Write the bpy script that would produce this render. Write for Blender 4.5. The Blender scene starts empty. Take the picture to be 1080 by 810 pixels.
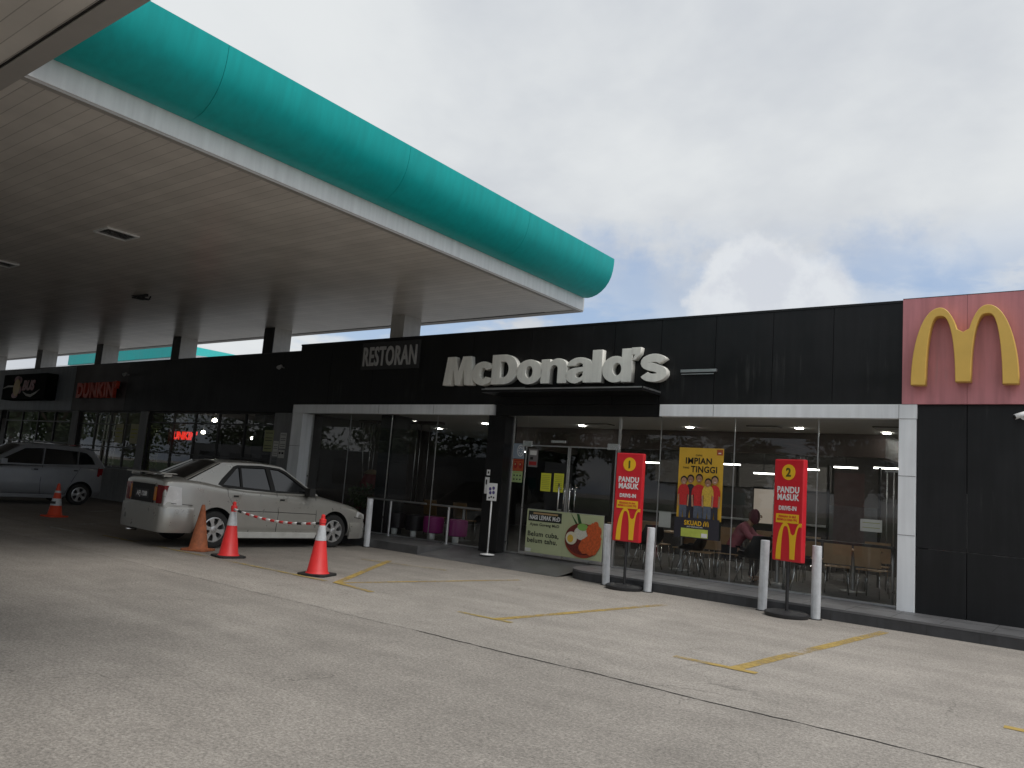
import bpy, bmesh, math, random
from mathutils import Vector, Matrix
random.seed(7)
PI = math.pi; R = math.radians
scn = bpy.context.scene
C = scn.collection

# ------------------------------------------------------------------ camera
F_PX = 824.42; PITCH, ROLL, YAW = R(7.423), R(4.499), R(37.480); CAM_H = 1.55
cam_d = bpy.data.cameras.new('camera'); cam = bpy.data.objects.new('camera', cam_d); C.objects.link(cam)
fwd = Vector((-math.sin(YAW)*math.cos(PITCH), math.cos(YAW)*math.cos(PITCH), math.sin(PITCH)))
rgt = Vector((math.cos(YAW), math.sin(YAW), 0)); upv = rgt.cross(fwd)
r2 = rgt*math.cos(ROLL) + upv*math.sin(ROLL); u2 = -rgt*math.sin(ROLL) + upv*math.cos(ROLL)
M = Matrix((( r2.x, u2.x, -fwd.x, 0), (r2.y, u2.y, -fwd.y, 0), (r2.z, u2.z, -fwd.z, CAM_H), (0, 0, 0, 1)))
cam.matrix_world = M
cam_d.sensor_fit = 'HORIZONTAL'; cam_d.sensor_width = 36; cam_d.lens = F_PX/1080*36
cam_d.clip_start = 0.05; cam_d.clip_end = 3000
scn.camera = cam

# ------------------------------------------------------------------ light
SUN_EL, SUN_AZ = R(58), R(100)          # azimuth measured from +Y towards +X
SKY_STRENGTH = 0.10
CLOUD_GAIN = 1.0
scn.view_settings.view_transform = 'Standard'; scn.view_settings.look = 'None'
scn.view_settings.gamma = 1; scn.view_settings.use_curve_mapping = False
scn.view_settings.exposure = 0.36

def make_world():
    w = bpy.data.worlds.new('World'); scn.world = w; w.use_nodes = True
    nt = w.node_tree; nt.nodes.clear(); N = nt.nodes.new; L = nt.links.new
    out = N('ShaderNodeOutputWorld'); bg = N('ShaderNodeBackground'); bg.inputs['Strength'].default_value = SKY_STRENGTH
    sky = N('ShaderNodeTexSky'); sky.sky_type = 'NISHITA'; sky.sun_disc = False
    sky.sun_elevation = SUN_EL; sky.sun_rotation = SUN_AZ; sky.air_density = 1.2; sky.dust_density = 1.5
    tc = N('ShaderNodeTexCoord')
    def noise(scale, detail, rough, vec, dist=0.0):
        n = N('ShaderNodeTexNoise'); n.inputs['Scale'].default_value = scale; n.inputs['Detail'].default_value = detail
        n.inputs['Roughness'].default_value = rough; n.inputs['Distortion'].default_value = dist; L(vec, n.inputs['Vector']); return n.outputs['Fac']
    def ramp(inp, a, b, ca=(0,0,0,1), cb=(1,1,1,1), interp='EASE'):
        r = N('ShaderNodeValToRGB'); r.color_ramp.interpolation = interp
        r.color_ramp.elements[0].position = a; r.color_ramp.elements[0].color = ca
        r.color_ramp.elements[1].position = b; r.color_ramp.elements[1].color = cb; L(inp, r.inputs['Fac']); return r.outputs['Color']
    def math_(op, a, b=None, clamp=False):
        m = N('ShaderNodeMath'); m.operation = op; m.use_clamp = clamp
        for i, v in enumerate((a, b)):
            if v is None: continue
            if isinstance(v, (int, float)): m.inputs[i].default_value = v
            else: L(v, m.inputs[i])
        return m.outputs[0]
    def mix(fac, a, b):
        m = N('ShaderNodeMix'); m.data_type = 'RGBA'; m.clamp_factor = True
        if isinstance(fac, (int, float)): m.inputs[0].default_value = fac
        else: L(fac, m.inputs[0])
        for i, v in ((6, a), (7, b)):
            if isinstance(v, tuple): m.inputs[i].default_value = v
            else: L(v, m.inputs[i])
        return m.outputs[2]
    sep = N('ShaderNodeSeparateXYZ'); L(tc.outputs['Generated'], sep.inputs[0])
    # cloud deck: direction projected on a high plane, so clouds flatten towards the horizon
    zz = math_('ADD', math_('MAXIMUM', sep.outputs['Z'], 0.0), 0.22)
    comb = N('ShaderNodeCombineXYZ'); L(math_('DIVIDE', sep.outputs['X'], zz), comb.inputs[0]); L(math_('DIVIDE', sep.outputs['Y'], zz), comb.inputs[1])
    big = noise(0.9, 6, 0.55, comb.outputs[0], 0.3)
    mid = noise(2.6, 8, 0.6, comb.outputs[0], 0.2)
    G = CLOUD_GAIN/SKY_STRENGTH
    lo = (0.435*G, 0.46*G, 0.50*G, 1); hi = (0.605*G, 0.625*G, 0.635*G, 1)
    deck = mix(ramp(math_('ADD', math_('MULTIPLY', big, 0.8), math_('MULTIPLY', mid, 0.2)), 0.34, 0.62), lo, hi)
    # thin spots low over the horizon where blue shows
    low = ramp(sep.outputs['Z'], 0.20, 0.36, (1,1,1,1), (0,0,0,1))
    comb3 = N('ShaderNodeCombineXYZ'); L(sep.outputs['X'], comb3.inputs[0]); L(sep.outputs['Y'], comb3.inputs[1]); L(math_('MULTIPLY', sep.outputs['Z'], 3.0), comb3.inputs[2])
    gap = ramp(noise(4.6, 7, 0.6, comb3.outputs[0], 0.25), 0.45, 0.60)
    bluef = math_('MULTIPLY', math_('MULTIPLY', gap, low), 0.85, True)
    blue = (0.28*G, 0.39*G, 0.62*G, 1)
    blue_mix = mix(0.55, blue, sky.outputs[0])
    col = mix(bluef, deck, blue_mix)
    # one cumulus standing over the roof line
    def blob(cx, cy, cz, rad, soft, amp, sc):
        d = N('ShaderNodeVectorMath'); d.operation = 'DISTANCE'; L(tc.outputs['Generated'], d.inputs[0]); d.inputs[1].default_value = (cx, cy, cz)
        nn = noise(sc, 8, 0.62, tc.outputs['Generated'], 0.1)
        dd = math_('ADD', d.outputs['Value'], math_('MULTIPLY', math_('SUBTRACT', nn, 0.5), amp))
        return ramp(dd, rad, rad+soft, (1,1,1,1), (0,0,0,1))
    cum_n = noise(14, 8, 0.62, tc.outputs['Generated'])
    cumcol = mix(ramp(cum_n, 0.40, 0.60), (0.505*G, 0.53*G, 0.575*G, 1), (0.575*G, 0.60*G, 0.63*G, 1))
    rim = (0.575*G, 0.595*G, 0.62*G, 1)
    for (bx_, by_, bz_, rr_) in ((-.498, .831, .245, .045), (-.44, .862, .248, .035), (-.192, .944, .262, .040), (-.12, .96, .245, .03)):
        mk_ = blob(bx_, by_, bz_, rr_*.8, .06, .20, 10); col = mix(math_('MULTIPLY', mk_, .42), col, blue_mix)
    col = mix(blob(-0.335, 0.91, 0.245, 0.066, 0.02, 0.095, 11), col, rim)
    col = mix(blob(-0.335, 0.91, 0.245, 0.056, 0.022, 0.095, 11), col, cumcol)
    col = mix(blob(-0.285, 0.93, 0.225, 0.050, 0.03, 0.09, 13), col, cumcol)
    L(col, bg.inputs['Color']); L(bg.outputs[0], out.inputs['Surface'])
make_world()

sd = bpy.data.lights.new('sun', 'SUN'); sun = bpy.data.objects.new('sun', sd); C.objects.link(sun)
sd.energy = 1.35; sd.angle = R(25); sd.color = (1, 0.965, 0.91)
sdir = Vector((math.sin(SUN_AZ)*math.cos(SUN_EL), math.cos(SUN_AZ)*math.cos(SUN_EL), math.sin(SUN_EL)))
sun.rotation_euler = sdir.to_track_quat('Z', 'Y').to_euler()
scn.cycles.max_bounces = 8; scn.cycles.transparent_max_bounces = 16

# ------------------------------------------------------------------ materials
MATS = {}
def nodes(name):
    m = bpy.data.materials.new(name); m.use_nodes = True
    nt = m.node_tree; b = nt.nodes['Principled BSDF']; return m, nt, b
def pbr(name, col, rough=0.5, metal=0.0, var=0.12, scale=6.0, bump=0.0, bscale=60.0, coat=0.0, spec=0.5, streak=0.0, rvar=0.1, drips=0.0):
    """plain procedural surface: colour varied by noise, optional vertical weather streaks, optional fine bump"""
    if name in MATS: return MATS[name]
    m, nt, b = nodes(name); N = nt.nodes.new; L = nt.links.new
    tc = N('ShaderNodeTexCoord')
    n = N('ShaderNodeTexNoise'); n.inputs['Scale'].default_value = scale; n.inputs['Detail'].default_value = 6; n.inputs['Roughness'].default_value = 0.6
    L(tc.outputs['Object'], n.inputs['Vector'])
    r = N('ShaderNodeMapRange'); r.inputs[1].default_value = 0.3; r.inputs[2].default_value = 0.7
    r.inputs[3].default_value = 1-var; r.inputs[4].default_value = 1+var; L(n.outputs['Fac'], r.inputs[0])
    fac = r.outputs[0]
    if streak:
        mp = N('ShaderNodeMapping'); mp.inputs['Scale'].default_value = (5, 5, 0.35); L(tc.outputs['Object'], mp.inputs[0])
        n2 = N('ShaderNodeTexNoise'); n2.inputs['Scale'].default_value = 2.0; n2.inputs['Detail'].default_value = 5; L(mp.outputs[0], n2.inputs['Vector'])
        r2_ = N('ShaderNodeMapRange'); r2_.inputs[1].default_value = 0.35; r2_.inputs[2].default_value = 0.7; r2_.inputs[3].default_value = 1+streak*.4; r2_.inputs[4].default_value = 1-streak
        L(n2.outputs['Fac'], r2_.inputs[0])
        mm = N('ShaderNodeMath'); mm.operation = 'MULTIPLY'; L(fac, mm.inputs[0]); L(r2_.outputs[0], mm.inputs[1]); fac = mm.outputs[0]
    vm = N('ShaderNodeVectorMath'); vm.operation = 'SCALE'; vm.inputs[0].default_value = col[:3]; L(fac, vm.inputs['Scale'])
    if drips:
        mp2 = N('ShaderNodeMapping'); mp2.inputs['Scale'].default_value = (13, 13, 0.9); L(tc.outputs['Object'], mp2.inputs[0])
        n3 = N('ShaderNodeTexNoise'); n3.inputs['Scale'].default_value = 1.0; n3.inputs['Detail'].default_value = 7; n3.inputs['Roughness'].default_value = 0.65; L(mp2.outputs[0], n3.inputs['Vector'])
        n4 = N('ShaderNodeTexNoise'); n4.inputs['Scale'].default_value = 0.7; n4.inputs['Detail'].default_value = 3; L(tc.outputs['Object'], n4.inputs['Vector'])
        sm = N('ShaderNodeMath'); sm.operation = 'ADD'; L(n3.outputs['Fac'], sm.inputs[0]); L(n4.outputs['Fac'], sm.inputs[1])
        r4 = N('ShaderNodeMapRange'); r4.inputs[1].default_value = 1.16; r4.inputs[2].default_value = 1.38; r4.inputs[3].default_value = 0; r4.inputs[4].default_value = drips; L(sm.outputs[0], r4.inputs[0])
        mxx = N('ShaderNodeMix'); mxx.data_type = 'RGBA'; L(r4.outputs[0], mxx.inputs[0]); L(vm.outputs[0], mxx.inputs[6]); mxx.inputs[7].default_value = (0.30, 0.30, 0.29, 1); L(mxx.outputs[2], b.inputs['Base Color'])
    else: L(vm.outputs[0], b.inputs['Base Color'])
    rr = N('ShaderNodeMapRange'); rr.inputs[1].default_value = 0.3; rr.inputs[2].default_value = 0.7
    rr.inputs[3].default_value = max(0.02, rough-rvar); rr.inputs[4].default_value = min(1, rough+rvar); L(n.outputs['Fac'], rr.inputs[0]); L(rr.outputs[0], b.inputs['Roughness'])
    b.inputs['Metallic'].default_value = metal; b.inputs['Coat Weight'].default_value = coat
    b.inputs['Coat Roughness'].default_value = 0.06
    b.inputs['Specular IOR Level'].default_value = spec
    if bump:
        nb = N('ShaderNodeTexNoise'); nb.inputs['Scale'].default_value = bscale; nb.inputs['Detail'].default_value = 4; L(tc.outputs['Object'], nb.inputs['Vector'])
        bp = N('ShaderNodeBump'); bp.inputs['Strength'].default_value = bump; bp.inputs['Distance'].default_value = 0.01; L(nb.outputs['Fac'], bp.inputs['Height']); L(bp.outputs[0], b.inputs['Normal'])
    MATS[name] = m; return m
def emit(name, col, strength):
    if name in MATS: return MATS[name]
    m, nt, b = nodes(name)
    b.inputs['Base Color'].default_value = (*col, 1); b.inputs['Emission Color'].default_value = (*col, 1); b.inputs['Emission Strength'].default_value = strength
    n = nt.nodes.new('ShaderNodeTexNoise'); n.inputs['Scale'].default_value = 20
    MATS[name] = m; return m
def glass(name, tint=(0.80, 0.82, 0.81), rough=0.0, refl=1.0):
    """thin architectural glass: tinted transmission plus Fresnel mirror"""
    if name in MATS: return MATS[name]
    m = bpy.data.materials.new(name); m.use_nodes = True; nt = m.node_tree; nt.nodes.clear(); N = nt.nodes.new; L = nt.links.new
    o = N('ShaderNodeOutputMaterial'); mx = N('ShaderNodeMixShader'); t = N('ShaderNodeBsdfTransparent'); g = N('ShaderNodeBsdfGlossy')
    t.inputs[0].default_value = (*tint, 1); g.inputs['Roughness'].default_value = rough
    fr = N('ShaderNodeFresnel'); geo = N('ShaderNodeNewGeometry'); ir = N('ShaderNodeMapRange'); ir.inputs[3].default_value = 1.52; ir.inputs[4].default_value = 1/1.52; L(geo.outputs['Backfacing'], ir.inputs[0]); L(ir.outputs[0], fr.inputs['IOR'])   # the same pane from either side
    ml = N('ShaderNodeMath'); ml.operation = 'MULTIPLY'; ml.inputs[1].default_value = refl; ml.use_clamp = True; L(fr.outputs[0], ml.inputs[0])
    tc = N('ShaderNodeTexCoord'); n = N('ShaderNodeTexNoise'); n.inputs['Scale'].default_value = 0.6; L(tc.outputs['Object'], n.inputs['Vector'])
    bp = N('ShaderNodeBump'); bp.inputs['Strength'].default_value = 0.02; bp.inputs['Distance'].default_value = 0.05; L(n.outputs['Fac'], bp.inputs['Height']); L(bp.outputs[0], g.inputs['Normal'])
    L(ml.outputs[0], mx.inputs[0]); L(t.outputs[0], mx.inputs[1]); L(g.outputs[0], mx.inputs[2]); L(mx.outputs[0], o.inputs[0])
    MATS[name] = m; return m

def concrete_ground():
    m, nt, b = nodes('worn concrete'); N = nt.nodes.new; L = nt.links.new
    tc = N('ShaderNodeTexCoord')
    def noise(s, d=6, r=0.6, sc=None, dist=0):
        n = N('ShaderNodeTexNoise'); n.inputs['Scale'].default_value = s; n.inputs['Detail'].default_value = d; n.inputs['Roughness'].default_value = r; n.inputs['Distortion'].default_value = dist
        if sc:
            mp = N('ShaderNodeMapping'); mp.inputs['Scale'].default_value = sc; L(tc.outputs['Object'], mp.inputs[0]); L(mp.outputs[0], n.inputs['Vector'])
        else: L(tc.outputs['Object'], n.inputs['Vector'])
        return n.outputs['Fac']
    def mr(i, a, b_, c, d):
        r = N('ShaderNodeMapRange'); r.inputs[1].default_value = a; r.inputs[2].default_value = b_; r.inputs[3].default_value = c; r.inputs[4].default_value = d; L(i, r.inputs[0]); return r.outputs[0]
    def mul(a, c):
        q = N('ShaderNodeMath'); q.operation = 'MULTIPLY'; L(a, q.inputs[0]); L(c, q.inputs[1]); return q.outputs[0]
    patch = mr(noise(0.35, 5, 0.6, dist=0.6), 0.32, 0.68, 0.87, 1.09)
    mott = mr(noise(2.2, 8, 0.75), 0.3, 0.7, 0.88, 1.12)
    agg = mr(noise(48, 4, 0.85), 0.32, 0.68, 0.50, 1.50)
    agg2 = mr(noise(22, 4, 0.8), 0.35, 0.65, 0.84, 1.15)
    streak = mr(noise(0.9, 5, 0.6, (0.35, 2.2, 1)), 0.35, 0.75, 1.05, 0.84)
    drips = mr(noise(3.0, 6, 0.7, (1.2, 0.6, 1), 1.0), 0.60, 0.76, 1.0, 0.80)       # oil marks
    f = mul(mul(mul(mul(mul(patch, mott), agg), agg2), streak), drips)
    # the older slab beyond the joint is a little paler, and darkens towards the kerb
    sep = N('ShaderNodeSeparateXYZ'); L(tc.outputs['Object'], sep.inputs[0])
    slab = mr(sep.outputs['Y'], 6.08, 6.14, 1.0, 1.10)
    kerbtone = mr(sep.outputs['Y'], 10.9, 12.1, 1.0, 0.78)
    f = mul(mul(f, slab), kerbtone)
    # canopy shade and staining put into the ground colour where cars stand
    shade_stain = mr(sep.outputs['X'], -11.0, -7.5, 0.66, 1.0)
    fy = mr(sep.outputs['Y'], 6.6, 8.0, 0.0, 1.0)
    one = N('ShaderNodeMix'); one.data_type = 'FLOAT'; L(fy, one.inputs[0]); one.inputs[2].default_value = 1.0; L(shade_stain, one.inputs[3])
    f = mul(f, one.outputs[0])
    vm = N('ShaderNodeVectorMath'); vm.operation = 'SCALE'; vm.inputs[0].default_value = (0.335, 0.307, 0.277); L(f, vm.inputs['Scale'])
    # hairline cracks
    vo = N('ShaderNodeTexVoronoi'); vo.feature = 'DISTANCE_TO_EDGE'; vo.inputs['Scale'].default_value = 0.22
    nz = N('ShaderNodeTexNoise'); nz.inputs['Scale'].default_value = 1.6; nz.inputs['Detail'].default_value = 6; L(tc.outputs['Object'], nz.inputs['Vector'])
    ad = N('ShaderNodeVectorMath'); ad.operation = 'MULTIPLY_ADD'; L(nz.outputs['Color'], ad.inputs[0]); ad.inputs[1].default_value = (1.4, 1.4, 0); L(tc.outputs['Object'], ad.inputs[2]); L(ad.outputs[0], vo.inputs['Vector'])
    ck = mr(vo.outputs['Distance'], 0.0, 0.0025, 0.62, 1.0)
    ckm = N('ShaderNodeMix'); ckm.data_type = 'FLOAT'; L(mr(noise(0.5, 2), 0.48, 0.58, 0, 1), ckm.inputs[0]); ckm.inputs[2].default_value = 1.0; L(ck, ckm.inputs[3])
    v2 = N('ShaderNodeVectorMath'); v2.operation = 'SCALE'; L(vm.outputs[0], v2.inputs[0]); L(ckm.outputs[0], v2.inputs['Scale'])
    L(v2.outputs[0], b.inputs['Base Color']); b.inputs['Roughness'].default_value = 0.88; b.inputs['Specular IOR Level'].default_value = 0.3
    bp = N('ShaderNodeBump'); bp.inputs['Strength'].default_value = 0.5; bp.inputs['Distance'].default_value = 0.006; L(noise(60, 4, 0.8), bp.inputs['Height']); L(bp.outputs[0], b.inputs['Normal'])
    return m

def worn_paint(name, col, wear=0.5, scale=9.0):
    m, nt, b = nodes(name); N = nt.nodes.new; L = nt.links.new
    tc = N('ShaderNodeTexCoord')
    n = N('ShaderNodeTexNoise'); n.inputs['Scale'].default_value = scale; n.inputs['Detail'].default_value = 8; n.inputs['Roughness'].default_value = 0.75; L(tc.outputs['Object'], n.inputs['Vector'])
    n2 = N('ShaderNodeTexNoise'); n2.inputs['Scale'].default_value = 0.9; n2.inputs['Detail'].default_value = 3; L(tc.outputs['Object'], n2.inputs['Vector'])
    ad = N('ShaderNodeMath'); ad.operation = 'ADD'; L(n.outputs['Fac'], ad.inputs[0]); L(n2.outputs['Fac'], ad.inputs[1])
    r = N('ShaderNodeMapRange'); r.inputs[1].default_value = 2*wear-0.22; r.inputs[2].default_value = 2*wear+0.16; L(ad.outputs[0], r.inputs[0])
    b.inputs['Base Color'].default_value = (*col, 1); b.inputs['Roughness'].default_value = 0.75
    L(r.outputs[0], b.inputs['Alpha']); return m

def planked(name, col, pitch=0.16, rough=0.3, axis='Y', var=0.06, depth=0.25, spec=0.5, metal=0.0):
    """sheet-metal planks: a dark groove every pitch metres"""
    m, nt, b = nodes(name); N = nt.nodes.new; L = nt.links.new
    tc = N('ShaderNodeTexCoord'); sep = N('ShaderNodeSeparateXYZ'); L(tc.outputs['Object'], sep.inputs[0])
    d = N('ShaderNodeMath'); d.operation = 'DIVIDE'; L(sep.outputs[axis], d.inputs[0]); d.inputs[1].default_value = pitch
    fr = N('ShaderNodeMath'); fr.operation = 'FRACT'; L(d.outputs[0], fr.inputs[0])
    fl = N('ShaderNodeMath'); fl.operation = 'FLOOR'; L(d.outputs[0], fl.inputs[0])
    wn = N('ShaderNodeTexWhiteNoise'); wn.noise_dimensions = '1D'; L(fl.outputs[0], wn.inputs['W'])
    cr = N('ShaderNodeValToRGB'); cr.color_ramp.elements[0].position = 0; cr.color_ramp.elements[0].color = (0.45,)*3+(1,)
    cr.color_ramp.elements[1].position = 0.08; cr.color_ramp.elements[1].color = (1,1,1,1); L(fr.outputs[0], cr.inputs[0])
    mr = N('ShaderNodeMapRange'); mr.inputs[3].default_value = 1-var; mr.inputs[4].default_value = 1+var; L(wn.outputs['Value'], mr.inputs[0])
    n = N('ShaderNodeTexNoise'); n.inputs['Scale'].default_value = 1.1; n.inputs['Detail'].default_value = 6; L(tc.outputs['Object'], n.inputs['Vector'])
    m2 = N('ShaderNodeMapRange'); m2.inputs[1].default_value = 0.3; m2.inputs[2].default_value = 0.7; m2.inputs[3].default_value = 0.88; m2.inputs[4].default_value = 1.08; L(n.outputs['Fac'], m2.inputs[0])
    p = N('ShaderNodeMath'); p.operation = 'MULTIPLY'; L(mr.outputs[0], p.inputs[0]); L(m2.outputs[0], p.inputs[1])
    vm = N('ShaderNodeVectorMath'); vm.operation = 'SCALE'; vm.inputs[0].default_value = col; L(p.outputs[0], vm.inputs['Scale'])
    v2 = N('ShaderNodeVectorMath'); v2.operation = 'MULTIPLY'; L(vm.outputs[0], v2.inputs[0]); L(cr.outputs[0], v2.inputs[1])
    L(v2.outputs[0], b.inputs['Base Color']); b.inputs['Roughness'].default_value = rough; b.inputs['Specular IOR Level'].default_value = spec; b.inputs['Metallic'].default_value = metal
    bp = N('ShaderNodeBump'); bp.inputs['Strength'].default_value = depth; bp.inputs['Distance'].default_value = 0.01; L(cr.outputs[0], bp.inputs['Height']); L(bp.outputs[0], b.inputs['Normal'])
    return m

m_ground = concrete_ground()
m_yellow = worn_paint('worn yellow paint', (0.46, 0.32, 0.09), 0.475)
m_yellow_faint = worn_paint('faint yellow paint', (0.42, 0.31, 0.09), 0.525)
m_white_faint = worn_paint('faint white paint', (0.5, 0.5, 0.48), 0.53)
m_soffit = planked('metal soffit planks', (0.78, 0.74, 0.69), 0.17, 0.26, 'Y', 0.05, 0.35)
m_trim = pbr('soffit trim', (0.42, 0.40, 0.38), 0.5, var=0.05)
m_white = pbr('white painted metal', (0.84, 0.85, 0.86), 0.45, var=0.05, scale=2, streak=0.10)
m_whitewall = pbr('white clad column', (0.80, 0.825, 0.85), 0.45, var=0.05, scale=1.5, streak=0.10)
m_teal = pbr('teal composite panel', (0.0, 0.385, 0.375), 0.42, var=0.06, scale=0.7, streak=0.10, spec=0.3)
m_black = pbr('black composite panel', (0.0095, 0.0095, 0.0105), 0.42, var=0.3, scale=1.2, streak=0.25, spec=0.32, drips=0.09)
m_black2 = pbr('black wall panel', (0.013, 0.0135, 0.015), 0.5, var=0.3, scale=0.8, streak=0.3, spec=0.3, drips=0.08)
m_seam = pbr('panel joint', (0.05, 0.05, 0.05), 0.7)
m_darkgrey = pbr('charcoal fascia', (0.022, 0.023, 0.026), 0.55, var=0.2, scale=1, streak=0.2, spec=0.3)
m_bluegrey = pbr('blue grey fascia', (0.26, 0.285, 0.32), 0.55, var=0.12, scale=1, streak=0.2)
m_maroon = pbr('dull maroon fascia', (0.035, 0.024, 0.026), 0.55, var=0.15, scale=1)
m_pink = pbr('faded red panel', (0.54, 0.215, 0.235), 0.6, var=0.08, scale=1.6, streak=0.18, drips=0.25)
m_gold = pbr('yellow acrylic', (0.72, 0.46, 0.10), 0.4, var=0.06, scale=3)
m_cream = pbr('cream lettering', (0.84, 0.83, 0.77), 0.45, var=0.06, scale=4, streak=0.08)
m_lettergrey = pbr('grey lettering', (0.42, 0.42, 0.42), 0.5)
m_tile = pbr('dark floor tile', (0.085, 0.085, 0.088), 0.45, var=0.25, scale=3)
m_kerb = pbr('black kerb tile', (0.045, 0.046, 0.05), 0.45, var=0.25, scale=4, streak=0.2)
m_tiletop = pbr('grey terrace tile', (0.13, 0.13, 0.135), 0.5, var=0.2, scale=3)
m_glass = glass('shop glass')
m_glassdark = glass('dark shop glass', (0.75, 0.77, 0.76))
m_alu = pbr('brushed aluminium', (0.55, 0.56, 0.57), 0.35, metal=0.9, var=0.05)
m_chrome = pbr('chromed steel', (0.75, 0.75, 0.76), 0.18, metal=1.0, var=0.03, rvar=0.05)
m_frame = pbr('dark window frame', (0.02, 0.02, 0.022), 0.5)
m_greypier = pbr('grey pier render', (0.26, 0.265, 0.27), 0.7, var=0.1, streak=0.15)
m_plinth = pbr('grey plinth render', (0.22, 0.225, 0.23), 0.75, var=0.12, streak=0.2)
m_ceil = pbr('interior ceiling', (0.62, 0.62, 0.60), 0.8, var=0.05)
m_brown = pbr('brown bulkhead', (0.075, 0.055, 0.05), 0.6)
m_intwall = pbr('dark interior wall', (0.045, 0.04, 0.038), 0.7, var=0.3, scale=1.2)
m_intfloor = pbr('interior floor tile', (0.12, 0.115, 0.11), 0.35, var=0.2)
m_roof = pbr('flat roof', (0.2, 0.2, 0.2), 0.9)
m_red = pbr('red sign board', (0.62, 0.018, 0.03), 0.4, var=0.04)
m_signyellow = pbr('sign yellow', (0.85, 0.50, 0.02), 0.45, var=0.04)
m_paper = pbr('white paper', (0.62, 0.62, 0.60), 0.7, var=0.05)
m_white2 = pbr('white print', (0.78, 0.78, 0.78), 0.5, var=0.03)
m_blk = pbr('black print', (0.012, 0.012, 0.012), 0.5)
m_rubber = pbr('black rubber', (0.02, 0.02, 0.02), 0.75, var=0.2, scale=20)
m_iron = pbr('black iron', (0.02, 0.02, 0.022), 0.5, var=0.2, scale=8)
m_bollard = pbr('white bollard paint', (0.66, 0.68, 0.71), 0.5, var=0.16, scale=9, streak=0.35)

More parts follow.
